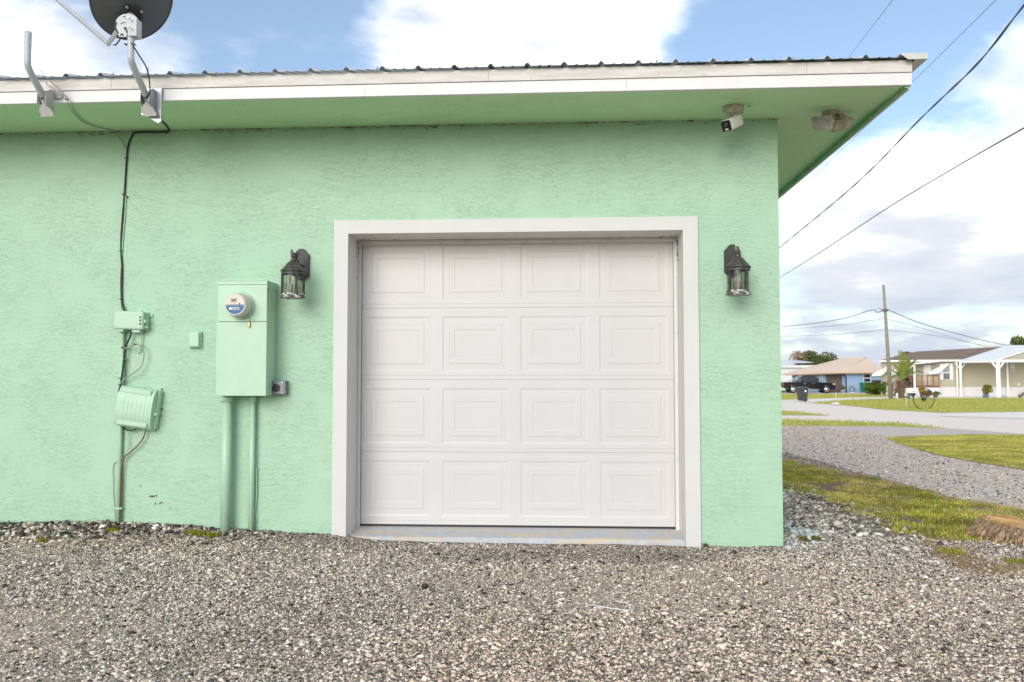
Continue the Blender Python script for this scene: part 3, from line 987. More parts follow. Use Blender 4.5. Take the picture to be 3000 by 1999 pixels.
# mud dauber dirt in the jamb corners
b = MB()
for k in range(46):
    sd_ = random.choice((0, 1)); q = abs(random.gauss(0, .12))
    xx = XLI + .002 if sd_ == 0 else XRI - .002
    if random.random() < .35:
        xx += (abs(random.gauss(0, .10)) + .004) * (1 if sd_ == 0 else -1); zz = ZTI - .003
        yy = random.uniform(.2, .28)
    else:
        zz = ZTI - .01 - q * 1.3; yy = random.uniform(.22, .28)
    r_ = random.uniform(.002, .0065)
    b.lathe([(r_ * .4, -r_), (r_, 0), (r_ * .4, r_)], (xx, yy, zz), (random.gauss(0, 1), random.gauss(0, 1), 1), 6)
b.build('mud_specks', simple('mud', (.10, .065, .04), .95), gar)['kind'] = 'stuff'


# ------------------------------------------------------------------ wall lanterns
def lantern(x0, label):
    ya = -.2
    r = thing('wall_lantern', label, 'lantern', (x0, 0, 1.63), 0, 'pair of lanterns beside the garage door')
    # back plate with an arched top and tapering foot
    pts = []
    hw = .056
    for k in range(13):
        a = math.pi * k / 12
        pts.append((x0 + .038 * math.cos(a), -.002, 1.966 + .036 * math.sin(a)))
    pts = [(x0 + hw, -.002, 1.955), (x0 + .050, -.002, 1.966)] + pts[1:-1] + [(x0 - .050, -.002, 1.966), (x0 - hw, -.002, 1.955), (x0 - hw, -.002, 1.81), (x0 - .03, -.002, 1.785), (x0, -.002, 1.775), (x0 + .03, -.002, 1.785), (x0 + hw, -.002, 1.81)]
    MB().prism(pts, (0, -.022, 0)).build('back_plate', M_lampblk, r, bevel=.004)
    # arm and scroll
    arm = spline([(x0, -.024, 1.88), (x0, -.07, 1.885), (x0, -.12, 1.915), (x0, -.165, 1.945), (x0, -.2, 1.93), (x0, ya, 1.90)], 6)
    MB().tube(arm, .0085, 8).build('arm', M_lamp, r)
    sc = []
    for k in range(22):
        a = k / 21 * 3.6 * math.pi; q = .021 * (1 - k / 26)
        sc.append((x0 + .012, -.15 + q * math.cos(a), 1.945 + q * math.sin(a)))
    MB().tube(sc, .0055, 6).tube([(p[0] - .024, p[1] - .05, p[2] + .004) for p in sc], .0055, 6).build('scroll', M_lampcor, r)
    MB().lathe([(.018, 1.885), (.021, 1.893), (.021, 1.90), (.013, 1.903), (.013, 1.914), (.019, 1.918), (.017, 1.93), (.006, 1.94)], (x0, ya, 0), n=16).build('finial', M_lamp, r)
    MB().lathe([(.083, 1.812), (.086, 1.818), (.084, 1.824), (.076, 1.829), (.072, 1.836), (.062, 1.845), (.051, 1.858), (.043, 1.871), (.034, 1.880), (.018, 1.888)], (x0, ya, 0), n=32).build('roof', M_lamp, r)
    MB().lathe([(.080, 1.795), (.0805, 1.812), (.07, 1.812), (.07, 1.795), (.080, 1.795)], (x0, ya, 0), n=32, caps=False).build('top_ring', M_lamp, r)
    MB().lathe([(.083, 1.630), (.085, 1.636), (.082, 1.645), (.076, 1.651), (.076, 1.662), (.02, 1.664)], (x0, ya, 0), n=32).build('base', M_lampcor, r)
    g = MB(); g.lathe([(.0715, 1.662), (.0722, 1.73), (.0715, 1.797)], (x0, ya, 0), n=40, caps=False)
    g.build('glass', M_lglass, r)
    for a in (35, 125, 215, 305):
        c, s2 = math.cos(rad(a)), math.sin(rad(a))
        MB().box(x0 + c * .0755 - .007, x0 + c * .0755 + .007, ya + s2 * .0755 - .007, ya + s2 * .0755 + .007, 1.655, 1.80, Matrix.Rotation(rad(a), 3, 'Z')).build('corner_post', M_lamp, r)
    MB().lathe([(.045, 1.664), (.045, 1.670), (.02, 1.672)], (x0, ya, 0), n=16).build('candle_plate', M_lamp, r)
    for a in (20, 140, 260):
        c, s2 = math.cos(rad(a)) * .024, math.sin(rad(a)) * .024
        MB().tube([(x0 + c, ya + s2, 1.67), (x0 + c, ya + s2, 1.722)], .0115, 10).build('candle', M_candle, r)
lantern(-.361, 'weathered bronze lantern with chalky base above the meter cabinet')
lantern(2.673, 'weathered bronze lantern near the outer corner of the green wall')

# ------------------------------------------------------------------ meter cabinet
mt = thing('meter_cabinet', 'tall mint green electrical cabinet with round meter on the wall', 'meter box', (-.72, 0, .955))
x0, x1, zb, zt, zm, fy = -.899, -.5435, .957, 1.754, 1.470, -.198
MB().box(x0 + .004, x1 - .002, -.184, 0, zb, zt - .004).build('body', M_gpaint, mt, bevel=.004)
MB().box(x0, x1, fy, -.1855, zb - .001, zm - .002).build('lower_cover', M_gpaint, mt, bevel=.003)
MB().box(x0 + .004, x1 - .001, fy + .001, -.1855, zm + .001, zt - .026).build('upper_cover', M_gpaint, mt, bevel=.003)
b = MB(); b.box(x0 + .002, x1 + .003, fy - .003, .0, zt - .0035, zt + .001); b.box(x0 + .002, x1 + .002, fy - .004, fy + .010, zt - .026, zt - .004); b.box(x1 + .0005, x1 + .0035, fy + .003, -.002, zt - .05, zt - .004)
b.build('rain_hood', M_gpaint, mt, bevel=.0015)
mc = (-.727, 0, 1.580)
MB().lathe([(.092, .0), (.096, .004), (.096, .014), (.088, .02), (.085, .012)], (mc[0], fy, mc[2]), (0, -1, 0), 40).build('meter_collar', M_gpaint, mt)
me_ = MB().lathe([(.084, .012), (.084, .028), (.078, .034), (.078, .095), (.071, .108)], (mc[0], fy, mc[2]), (0, -1, 0), 40).build('meter', M_meterside, mt)
yf_ = fy - .1085
def disc_seg(y, r, a0, a1, n=28, yb=.003):
    pts = [(mc[0] + r * math.cos(rad(a0 + (a1 - a0) * k / n)), y, mc[2] + r * math.sin(rad(a0 + (a1 - a0) * k / n))) for k in range(n + 1)]
    return MB().prism(pts, (0, -yb, 0))
disc_seg(yf_ + .001, .0705, 0, 180, yb=.007).build('face_plate', M_meter, me_)
disc_seg(yf_ + .001, .0665, 184, 356, yb=.002).build('face_label', M_blue, me_)
disc_seg(yf_ + .0005, .070, 182, 358, yb=.001).build('face_rim', M_label, me_)
MB().box(mc[0] - .030, mc[0] + .016, yf_ - .0085, yf_ - .005, mc[2] + .002, mc[2] + .052).build('display_bezel', M_meter, me_, bevel=.003)
MB().box(mc[0] - .025, mc[0] + .011, yf_ - .0095, yf_ - .0083, mc[2] + .016, mc[2] + .040).build('display', M_lcd, me_)
b = MB()
for k in range(5):
    for q in range(2):
        b.box(mc[0] - .021 + k * .006, mc[0] - .0175 + k * .006, yf_ - .0100, yf_ - .0094, mc[2] + .019 + q * .010, mc[2] + .026 + q * .010)
b.build('display_digits', M_dark, me_)
MB().box(mc[0] - .040, mc[0] + .030, yf_ - .0035, yf_ - .0012, mc[2] - .036, mc[2] - .020).build('barcode_label', M_label, me_)
b = MB(); xx = mc[0] - .022
while xx < mc[0] + .027:
    wd = random.choice((.0008, .0014, .002)); b.box(xx, xx + wd, yf_ - .0040, yf_ - .0034, mc[2] - .033, mc[2] - .023); xx += wd + random.choice((.0008, .0014))
b.build('barcode', M_dark, me_)
MB().lathe([(.006, 0), (.006, .014), (.004, .016)], (mc[0] + .028, yf_ - .006, mc[2] + .006), (0, -1, 0), 12).build('reset_button', M_bolt, me_)
b = MB(); b.box(-.672, -.632, fy - .006, fy - .0005, 1.482, 1.486); b.tube([(-.665, fy - .004, 1.50), (-.665, fy - .006, 1.465)], .0025, 6)
b.build('hasp', M_gpaint, mt)
MB().box(-.674, -.658, fy - .014, fy - .001, 1.430, 1.466).build('seal_tag', M_brass, mt, bevel=.003)
MB().lathe([(.005, 0), (.005, .005)], (x1 + .0005, -.13, 1.435), (1, 0, 0), 10).build('side_screw', M_brass, mt)

# conduits below the cabinet
def conduit(xt, xb, r, y, zt_, zb_, label, clamps=()):
    t = thing('conduit', label, 'conduit', (xb, y, zb_))
    MB().tube([(xt, y, zt_), (xb, y, zb_ - .12)], r, 20).build('pipe', M_gpipe, t)
    MB().tube([(xt, y, zt_ + .0), (xt, y, zt_ - .045)], r + .005, 20).build('coupling', M_gpipe, t)
    for z, sgn in clamps:
        MB().lathe([(.006, 0), (.006, .005)], (xb + sgn * (r + .010), -.006, z), (0, -1, 0), 8).box(xb - r - .004, xb + r + .02, -.006, -.002, z - .008, z + .008).build('strap', M_gpipe, t)
conduit(-.865, -.869, .0345, -.075, .956, .02, 'thick mint green pipe dropping from the meter cabinet to the gravel')
conduit(-.693, -.696, .0185, -.04, .956, -.002, 'slim mint green pipe beside the thick one under the meter cabinet', ((.66, 1), (.10, 1)))
t_ = tag(MB().tube(spline([(-.672, -.016, .45), (-.668, -.014, .25), (-.685, -.014, .12), (-.73, -.03, -.03)], 5), .0055, 8).build('painted_wire', M_gpipe), 'thin painted wire curling behind the slim pipe to the ground', 'wire')

# outlet box
ob = thing('outlet_box', 'grey metal outlet box with black round socket beside the cabinet', 'outlet', (-.505, 0, .96))
MB().box(-.569, -.452, -.062, 0, .962, 1.061).build('box', M_outlet, ob, bevel=.004)
MB().box(-.567, -.462, -.068, -.0625, .966, 1.058).build('cover_plate', M_outlet, ob, bevel=.006)
so = MB().lathe([(.0285, 0), (.0285, .004), (.026, .006)], (-.516, -.068, 1.010), (0, -1, 0), 24).build('socket', M_blackpl, ob)
b = MB(); b.box(-.530, -.525, -.0765, -.0738, 1.008, 1.020); b.box(-.507, -.502, -.0765, -.0738, 1.008, 1.020); b.box(-.5185, -.5135, -.0765, -.0738, .990, 1.002)
b.build('slots', simple('slot black', (.004, .004, .004), .9), so)
for (a, c) in ((-.558, 1.049), (-.472, 1.049), (-.558, .975), (-.472, .975)):
    MB().lathe([(.004, 0), (.003, .003)], (a, -.068, c), (0, -1, 0), 8).build('screw', M_bolt, ob)

# small junction cover
jb = thing('small_cover_box', 'small mint green cover box left of the meter cabinet', 'junction box', (-1.13, 0, 1.29))
MB().box(-1.174, -1.083, -.022, 0, 1.293, 1.412).build('base', M_gpaint, jb, bevel=.006)
MB().prism([(-1.170, -.022, 1.300), (-1.090, -.022, 1.300), (-1.090, -.022, 1.408), (-1.170, -.022, 1.408)], (0, -.024, 0)).build('cover', M_gpaint, jb, bevel=.010, segs=3)

# upper cable box (slightly tilted)
ub = thing('cable_box', 'wide mint green cable box below the black dish cable', 'cable box', (-1.59, 0, 1.41))
rt = Matrix.Rotation(rad(2.2), 3, 'Y'); pv = (-1.59, 0, 1.49)
MB().box(-1.692, -1.476, -.045, 0, 1.425, 1.555, rt, pv).build('back_shell', M_gpaint, ub, bevel=.008)
MB().box(-1.702, -1.482, -.085, -.046, 1.426, 1.558, rt, pv).build('lid', M_gpaint, ub, bevel=.014, segs=3)
MB().box(-1.478, -1.452, -.010, -.002, 1.525, 1.548, rt, pv).build('mounting_ear', M_gpaint, ub); MB().box(-1.56, -1.535, -.010, -.002, 1.555, 1.572, rt, pv).build('mounting_ear', M_gpaint, ub)
for zz in (1.512, 1.49, 1.465):
    MB().lathe([(.0075, 0), (.0075, .003)], (-1.502, -.084, zz), (0, -1, 0), 12).build('latch_hole', M_dark, ub)
MB().box(-1.482, -1.468, -.075, -.03, 1.478, 1.500, rt, pv).build('latch', M_gpaint, ub, bevel=.003); MB().box(-1.481, -1.466, -.06, -.02, 1.44, 1.455, rt, pv).build('latch', M_gpaint, ub, bevel=.003)
MB().box(-1.68, -1.63, -.07, -.01, 1.408, 1.428, rt, pv).build('gland', M_gpaint, ub, bevel=.006); MB().box(-1.57, -1.51, -.07, -.01, 1.405, 1.426, rt, pv).build('gland', M_gpaint, ub, bevel=.006)

# lower interface box, tilted and bowed
lb = thing('interface_box', 'ribbed mint green interface box hanging crooked low on the wall', 'interface box', (-1.52, 0, .71))
rt = Matrix.Rotation(rad(7.5), 3, 'Y'); pv = (-1.52, 0, .868)
LW, LH = .135, .142
MB().box(-1.52 - LW + .01, -1.52 + LW + .006, -.055, 0, .868 - LH, .868 + LH, rt, pv).build('back_shell', M_gpaint, lb, bevel=.012, segs=3)
pr = []
for k in range(15):
    a = -1 + 2 * k / 14
    pr.append((a * LH, -.072 - .040 * (1 - abs(a) ** 3.2)))
def lid_strip(xa, xb, lift):
    vs = []
    for zz, yy in pr:
        for xx in (xa, xb):
            vs.append(rt @ Vector((xx, yy - lift, zz)) + Vector((-1.52, 0, .868)))
    for zz, yy in pr:
        for xx in (xa, xb):
            vs.append(rt @ Vector((xx, -.05, zz)) + Vector((-1.52, 0, .868)))
    n = len(pr); fs = []
    for i in range(n - 1):
        fs.append((2 * i, 2 * i + 1, 2 * i + 3, 2 * i + 2)); o = 2 * n
        fs.append((2 * i, 2 * i + 2, 2 * i + 2 + o, 2 * i + o)); fs.append((2 * i + 1, 2 * i + 1 + o, 2 * i + 3 + o, 2 * i + 3))
    fs.append((0, 2 * n, 2 * n + 1, 1)); fs.append((2 * n - 2, 2 * n - 1, 4 * n - 1, 4 * n - 2))
    return vs, fs
b = MB(); b.add(*lid_strip(-LW - .002, LW - .01, 0)); b.build('lid', M_gpaint, lb, bevel=.003)
for k in range(7):
    xa = -.108 + k * .0305
    b = MB(); b.add(*lid_strip(xa, xa + .0292, .0014)); b.build('lid_rib', M_gpaint, lb, bevel=.001)
for zz, ll in ((.118, .014), (-.112, .012)):
    b = MB(); c_ = rt @ Vector((-.010, -.092, zz)) + Vector((-1.52, 0, .868))
    b.box(c_.x - .112, c_.x + .110, c_.y - ll, c_.y + .03, c_.z - .016, c_.z + .016, rt); b.build('lid_rail', M_gpaint, lb, bevel=.003)
b = MB(); c_ = rt @ Vector((.135, -.05, -.03)) + Vector((-1.52, 0, .868)); b.box(c_.x - .018, c_.x + .014, c_.y - .03, c_.y + .02, c_.z - .006, c_.z + .012, rt)
b.build('hasp', M_gpaint, lb, bevel=.002)
for q in ((.128, .15), (.148, .008)):
    c_ = rt @ Vector((q[0], -.004, q[1])) + Vector((-1.52, 0, .868))
    MB().lathe([(.007, 0), (.005, .006)], tuple(c_), (0, -1, 0), 10).build('mounting_screw', M_rust, lb)

# vertical conduit behind the cable boxes
tc_ = thing('conduit', 'thin mint green pipe running behind the two cable boxes', 'conduit', (-1.67, -.02, .04))
MB().tube([(-1.6625, -.02, 1.47), (-1.668, -.02, .72), (-1.670, -.02, -.06)], .0165, 14).build('pipe', M_gpipe, tc_)
for zz in (1.216, .152):
    MB().box(-1.692, -1.640, -.039, -.001, zz - .007, zz + .007).build('strap', M_gpipe, tc_, bevel=.002)

# cables on the wall
def cable(name, pts, r, mat, label, cat='cable', sub=6, ties=(), tie_r=None):
    if ties:
        rt_ = thing(name, label, cat, pts[-1])
        MB().tube(spline(pts, sub), r, 8).build('sheath', mat, rt_)
        for p in ties:
            MB().box(p[0] - .012, p[0] + .010, p[1] - .004, p[1] + .008, p[2] - .004, p[2] + .004).build('cable_clip', M_black, rt_)
        return rt_
    return tag(MB().tube(spline(pts, sub), r, 8).build(name, mat), label, cat)
cable('coaxial_cable', [(-1.10, -.75, 2.86), (-1.20, -.60, 2.835), (-1.26, -.42, 2.862), (-1.295, -.22, 2.872), (-1.322, -.09, 2.872), (-1.352, -.018, 2.868), (-1.40, -.012, 2.866), (-1.594, -.01, 2.868), (-1.63, -.01, 2.838),
                        (-1.656, -.01, 2.77), (-1.665, -.01, 2.68), (-1.678, -.01, 2.403), (-1.694, -.01, 2.136), (-1.694, -.01, 2.002), (-1.684, -.011, 1.869), (-1.681, -.012, 1.647), (-1.655, -.02, 1.572), (-1.645, -.03, 1.54)], .0062, M_black,
      'black cable from the satellite dish down the wall to the cable box', ties=[(-1.668, -.012, 2.68), (-1.682, -.012, 2.415), (-1.694, -.012, 2.0), (-1.684, -.012, 1.65)])
cable('painted_wire', [(-1.668, -.007, 2.40), (-1.672, -.007, 2.25), (-1.684, -.007, 2.08), (-1.690, -.007, 1.95), (-1.699, -.007, 1.80), (-1.690, -.009, 1.62), (-1.672, -.02, 1.55)], .0042, M_gpipe, 'thin painted wire alongside the black cable on the wall', 'wire')
tag(MB().box(-1.673, -1.652, -.010, -.001, 2.388, 2.402).build('clip', M_rust), 'rusty metal clip beside the black cable', 'clip')
cable('drop_cable', [(-1.588, -.035, 1.42), (-1.605, -.04, 1.36), (-1.632, -.042, 1.294), (-1.640, -.042, 1.2), (-1.652, -.042, 1.1), (-1.662, -.044, 1.03), (-1.668, -.05, .98)], .0065, M_black, 'black cable linking the two cable boxes', ties=[(-1.648, -.045, 1.30), (-1.658, -.046, 1.08), (-1.664, -.046, 1.035)])
cable('loop_cable', [(-1.655, -.03, 1.41), (-1.652, -.035, 1.34), (-1.640, -.045, 1.298), (-1.60, -.05, 1.298), (-1.535, -.052, 1.323), (-1.495, -.052, 1.285), (-1.490, -.05, 1.22), (-1.515, -.05, 1.155), (-1.58, -.05, 1.105), (-1.635, -.05, 1.07), (-1.662, -.05, 1.035)], .0042, M_gcable, 'grey cable looping between the two cable boxes', ties=[(-1.55, -.055, 1.322)])
cable('painted_wire', [(-1.522, -.03, 1.42), (-1.524, -.02, 1.35), (-1.532, -.014, 1.29), (-1.545, -.012, 1.262), (-1.570, -.012, 1.268), (-1.578, -.005, 1.276)], .0042, M_gpipe, 'short painted wire hooked under the upper cable box', 'wire')
cable('ground_wire', [(-1.472, -.03, .72), (-1.490, -.034, .655), (-1.525, -.034, .605), (-1.58, -.032, .555), (-1.63, -.034, .508), (-1.646, -.034, .42), (-1.650, -.034, .288), (-1.652, -.034, .16), (-1.656, -.034, -.01)], .0052, M_copper, 'reddish brown wire running down beside the thin pipe', ties=())
cable('telephone_wire', [(-1.631, -.025, .73), (-1.600, -.02, .655), (-1.612, -.02, .56), (-1.647, -.04, .502), (-1.69, -.015, .482), (-1.721, -.01, .452), (-1.718, -.01, .33), (-1.713, -.01, .223), (-1.700, -.012, .12), (-1.690, -.014, .02)], .0024, M_gcable, 'hair thin grey wire wandering left of the thin pipe', 'wire')
cable('box_loop', [(-1.64, -.03, .74), (-1.615, -.04, .712), (-1.57, -.045, .708), (-1.53, -.04, .722)], .0048, M_black, 'short black cable sagging under the crooked box')
cable('soffit_wire', [(-1.80, -.772, 2.985), (-1.785, -.79, 2.955), (-1.74, -.775, 2.925), (-1.70, -.752, 2.905), (-1.675, -.742, 2.872), (-1.665, -.725, 2.84), (-1.69, -.67, 2.835), (-1.745, -.55, 2.85), (-1.80, -.40, 2.862), (-1.825, -.25, 2.868), (-1.80, -.12, 2.870), (-1.755, -.04, 2.876)], .0042, M_wcable, 'old whitish wire from the bare mast along the soffit', 'wire', ties=[(-1.678, -.745, 2.872)])
cable('soffit_wire', [(-1.83, -.79, 3.05), (-1.79, -.80, 3.0), (-1.72, -.77, 2.935), (-1.69, -.755, 2.90), (-1.676, -.735, 2.85), (-1.70, -.66, 2.842), (-1.755, -.55, 2.855), (-1.812, -.40, 2.865), (-1.84, -.26, 2.868), (-1.82, -.14, 2.871), (-1.76, -.03, 2.872), (-1.72, -.008, 2.83), (-1.67, -.006, 2.75)], .0028, M_gcable, 'frayed grey wire hanging loose under the soffit corner', 'wire')


# ------------------------------------------------------------------ satellite dish and bare mast
def mast(x0, ytop, zbend, ztop, mat, label, name, cat, foot_z, second):
    r = thing(name, label, cat, (x0, O, foot_z))
    yb = -.80
    path = spline([(x0, yb + .03, foot_z + .02), (x0, yb, foot_z + .07), (x0, (yb + ytop) / 2 - .01, (foot_z + zbend) / 2 + .03), (x0, ytop + .012, zbend - .03), (x0, ytop, zbend + .02), (x0, ytop, ztop)], 5)
    MB().tube(path, .0205, 20).build('mast_tube', mat, r)
    # clevis bracket: back plate on the fascia, two cheeks and a flared foot
    fm = M_galv if second else M_rustp
    if second:
        MB().prism([(x0 - .066, O - .0085, 2.937), (x0 + .066, O - .0085, 2.937), (x0 + .066, O - .0085, 2.72), (x0 + .045, O - .0085, 2.708), (x0 - .066, O - .0085, 2.77)], (0, -.012, 0)).build('back_plate', M_galv, r, bevel=.002)
        ex = .045
    else:
        MB().box(x0 - .02, x0 + .075, O - .018, O - .0085, 2.885, 2.925).build('back_plate', fm, r, bevel=.003)
        ex = .030
    for sx in (-1, 1):
        xx = x0 + sx * .026
        MB().prism([(xx, O - .02, foot_z + .13), (xx, O - .02, foot_z + .0), (xx, O - .06, foot_z - .01), (xx, O - .115, foot_z + .03), (xx, O - .11, foot_z + .10), (xx, O - .06, foot_z + .13)], (sx * .004, 0, 0)).build('bracket_cheek', fm, r, bevel=.001)
    MB().prism([(x0 - .046, O - .05, foot_z - .045), (x0 + .052, O - .05, foot_z - .045), (x0 + .050, O - .055, foot_z - .028), (x0 + .028, O - .085, foot_z + .022), (x0 - .028, O - .085, foot_z + .022), (x0 - .044, O - .055, foot_z - .028)], (0, -.004, 0)).build('foot_flange', M_rustp, r, bevel=.001)
    for (dx, dz) in ((-.04, -.032), (.045, -.03), (.0, -.025)):
        MB().lathe([(.007, 0), (.007, .004), (.004, .006)], (x0 + dx, O - .054, foot_z + dz), (0, -1, 0), 8).build('bolt', M_bolt if second else M_rust, r)
    MB().lathe([(.0085, 0), (.0085, .003)], (x0 + .004, yb - .021, foot_z + .055), (0, -1, .3), 10).build('bolt_hole', M_black, r)
    return r
mast(-1.800, -.968, 3.032, 3.222, M_greyp, 'bare bent grey mast on a rusty foot at the far left eave', 'antenna_mast', 'mast', 2.80, False)
sdsh = mast(-1.125, -1.0, 3.04, 3.19, M_greyp, 'dark grey satellite dish on a bent mast above the eave', 'satellite_dish', 'satellite dish', 2.79, True)
MB().box(-1.165, -1.100, -1.012, -.98, 3.115, 3.118).build('cable_tie', M_black, sdsh)
n_ = Vector((-.56, .50, .66)).normalized(); tr_ = n_.cross(Vector((0, 0, 1))).normalized(); bu = tr_.cross(n_)
dc = Vector((-1.195, -.865, 3.462)); RD = .268
b = MB(); rings = 16; seg = 56; vs = []
for side, off in ((0, 0.), (1, .004)):
    for i in range(rings + 1):
        rr = RD * max(i, .02) / rings; h = .055 * (rr / RD) ** 2 - .055
        for k in range(seg):
            a = 2 * math.pi * k / seg
            vs.append(dc + n_ * (h + off) + (tr_ * math.cos(a) * .90 + bu * math.sin(a)) * rr)
fs = []
m0 = (rings + 1) * seg
for sd_ in (0, 1):
    o = sd_ * m0
    fs += [(o + i * seg + k, o + i * seg + (k + 1) % seg, o + (i + 1) * seg + (k + 1) % seg, o + (i + 1) * seg + k) for i in range(rings) for k in range(seg)]
    fs.append(tuple(o + k for k in range(seg)))
fs += [(rings * seg + k, rings * seg + (k + 1) % seg, m0 + rings * seg + (k + 1) % seg, m0 + rings * seg + k) for k in range(seg)]
b.add(vs, fs, True); refl = b.build('reflector', M_dish, sdsh)
rim = [dc + n_ * .004 + (tr_ * math.cos(2 * math.pi * k / 56) * .90 + bu * math.sin(2 * math.pi * k / 56)) * (RD + .002) for k in range(57)]
MB().tube(rim, .0065, 8, caps=False).build('rim', M_dish, refl)
# clamp behind the dish
cl = Vector((-1.175, -.985, 3.235))
b = MB()
pts = []
for k in range(13):
    a = rad(20 + 200 * k / 12)
    pts.append(cl + Vector((.02, 0, .012)) + Vector((math.cos(a) * .075, -.012, math.sin(a) * .062)))
pts += [cl + Vector((-.03, -.012, -.07)), cl + Vector((.045, -.012, -.072)), cl + Vector((.07, -.012, -.02))]
b.prism(pts, (0, .010, 0)); b.build('elevation_plate', M_greyp, sdsh, bevel=.002)
sl_ = [cl + Vector((.0 + .052 * math.cos(rad(a)), -.0145, -.005 + .052 * math.sin(rad(a)))) for a in range(150, 271, 12)]
MB().tube(sl_, .0045, 6).build('slot', M_dark, sdsh)
MB().box(-1.130, -1.076, -1.03, -.965, 3.155, 3.265).build('mast_clamp', M_greyp, sdsh, bevel=.003)
for (dx, dz) in ((.062, .02), (.062, -.035), (.03, .045), (.0, .058), (-.02, -.055), (.02, -.06)):
    MB().lathe([(.0075, 0), (.0075, .006), (.004, .009)], tuple(cl + Vector((dx, -.012 if dx < .05 else -.066, dz))), (0, -1, 0), 8).build('bolt', M_bolt, sdsh)
b = MB(); cc = dc - n_ * .06 - bu * .085
b.prism([cc + tr_ * x_ + bu * y_ for x_, y_ in ((-.055, -.06), (.055, -.06), (.065, .0), (.05, .06), (-.05, .06), (-.065, .0))], tuple(n_ * -.022)); b.build('back_bracket', M_blackpl, sdsh, bevel=.004)
MB().tube([cl + Vector((0, .0, .0)), cc], .028, 12).build('bracket_neck', M_greyp, sdsh)
for q in ((-.045, .05), (.045, .05), (-.05, -.045), (.05, -.045)):
    MB().lathe([(.008, 0), (.008, .008)], tuple(cc + tr_ * q[0] + bu * q[1] - n_ * .02), tuple(-n_), 8).build('bolt', M_bolt, sdsh)
# feed arm
a0 = dc - bu * (RD * .93) - n_ * .05 - tr_ * .02
elb = Vector((-1.325, -.90, 3.165))
ar = Vector((-.66, .16, .56)).normalized()
MB().tube([cl + Vector((-.045, .015, -.012)), elb], .017, 4, smooth=False).build('arm_stub', M_greyp, sdsh, bevel=.003)
MB().tube([elb - ar * .01, elb + ar * .62], .0165, 4, smooth=False).build('feed_arm', M_greyp, sdsh, bevel=.003)
MB().tube([elb + ar * .60, elb + ar * .66 + Vector((.06, -.02, .02))], .03, 14).build('receiver_horn', M_greyp, sdsh)
MB().tube(spline([elb + Vector((.03, .01, -.005)), elb + Vector((.07, -.03, -.018)), (-1.185, -.98, 3.19), (-1.165, -1.0, 3.22), (-1.155, -1.0, 3.20), (-1.13, -1.015, 3.14), (-1.105, -1.01, 3.10), (-1.09, -.97, 3.06), (-1.07, -.91, 3.00), (-1.075, -.86, 2.93), (-1.085, -.835, 2.87), (-1.115, -.82, 2.845), (-1.145, -.815, 2.86), (-1.13, -.80, 2.83), (-1.11, -.77, 2.80)], 6), .0042, 8).build('cable', M_black, sdsh)

# ------------------------------------------------------------------ security camera
sc_ = thing('security_camera', 'white bullet security camera hanging under the soffit', 'security camera', (2.632, -.315, 2.87))
bz = 2.877
MB().lathe([(.066, 0), (.068, -.004), (.068, -.028), (.066, -.030), (.066, -.034), (.067, -.036), (.064, -.052), (.052, -.058), (.02, -.060)], (2.632, -.315, bz), (0, 0, 1), 32).build('base', M_camdirty, sc_)
MB().tube([(2.645, -.325, bz - .055), (2.655, -.332, bz - .088), (2.652, -.335, bz - .105)], [.015, .014, .019], 14).build('joint', M_camw, sc_)
bd = Vector((-.60, -.66, -.42)).normalized(); bc = Vector((2.650, -.330, bz - .105))
sr = bd.cross(Vector((0, 0, 1))).normalized(); su = sr.cross(bd)
def rrect(hw, hh, r, n=5):
    out = []
    for cx_, cy_, a0_ in ((hw - r, hh - r, 0), (-hw + r, hh - r, 90), (-hw + r, -hh + r, 180), (hw - r, -hh + r, 270)):
        for k in range(n + 1):
            a = rad(a0_ + 90 * k / n); out.append((cx_ + r * math.cos(a), cy_ + r * math.sin(a)))
    return out
def rr_prism(c, hw, hh, r, d0, d1):
    return MB().prism([c + bd * d0 + sr * p[0] + su * p[1] for p in rrect(hw, hh, r)], tuple(bd * (d1 - d0)))
rr_prism(bc, .036, .037, .014, -.02, .135).build('body', M_camw, sc_, bevel=.004)
fl = rr_prism(bc, .034, .035, .013, .1355, .142).build('front_plate', M_lens, sc_, bevel=.002)
MB().lathe([(.014, 0), (.014, .002), (.010, .003)], tuple(bc + bd * .142 + su * .008), tuple(bd), 16).build('lens', simple('lens ring', (.05, .05, .055), .1), sc_)
b = MB(); q0 = bc + bd * .1425 - su * .022
b.prism([q0 + sr * x_ + su * y_ for x_, y_ in ((-.012, -.006), (.012, -.006), (.012, .006), (-.012, .006))], tuple(bd * .0015)); b.build('led_window', simple('pale led', (.55, .45, .42), .3), sc_)
b = MB(); q0 = bc + sr * .0365 + bd * .05 + su * .006
for k in range(4):
    p_ = q0 + bd * (k * .007); b.prism([p_, p_ + bd * .005, p_ + bd * .005 + su * .006, p_ + su * .006], tuple(sr * .0006))
b.build('maker_mark', M_dark, sc_)
tag(MB().lathe([(.010, 0), (.008, -.006), (.003, -.008)], (2.735, -.32, 2.8785), n=9).build('wasp_nest', simple('mud nest', (.06, .045, .035), .95)), 'small dark mud wasp nest on the soffit by the camera', 'wasp nest')

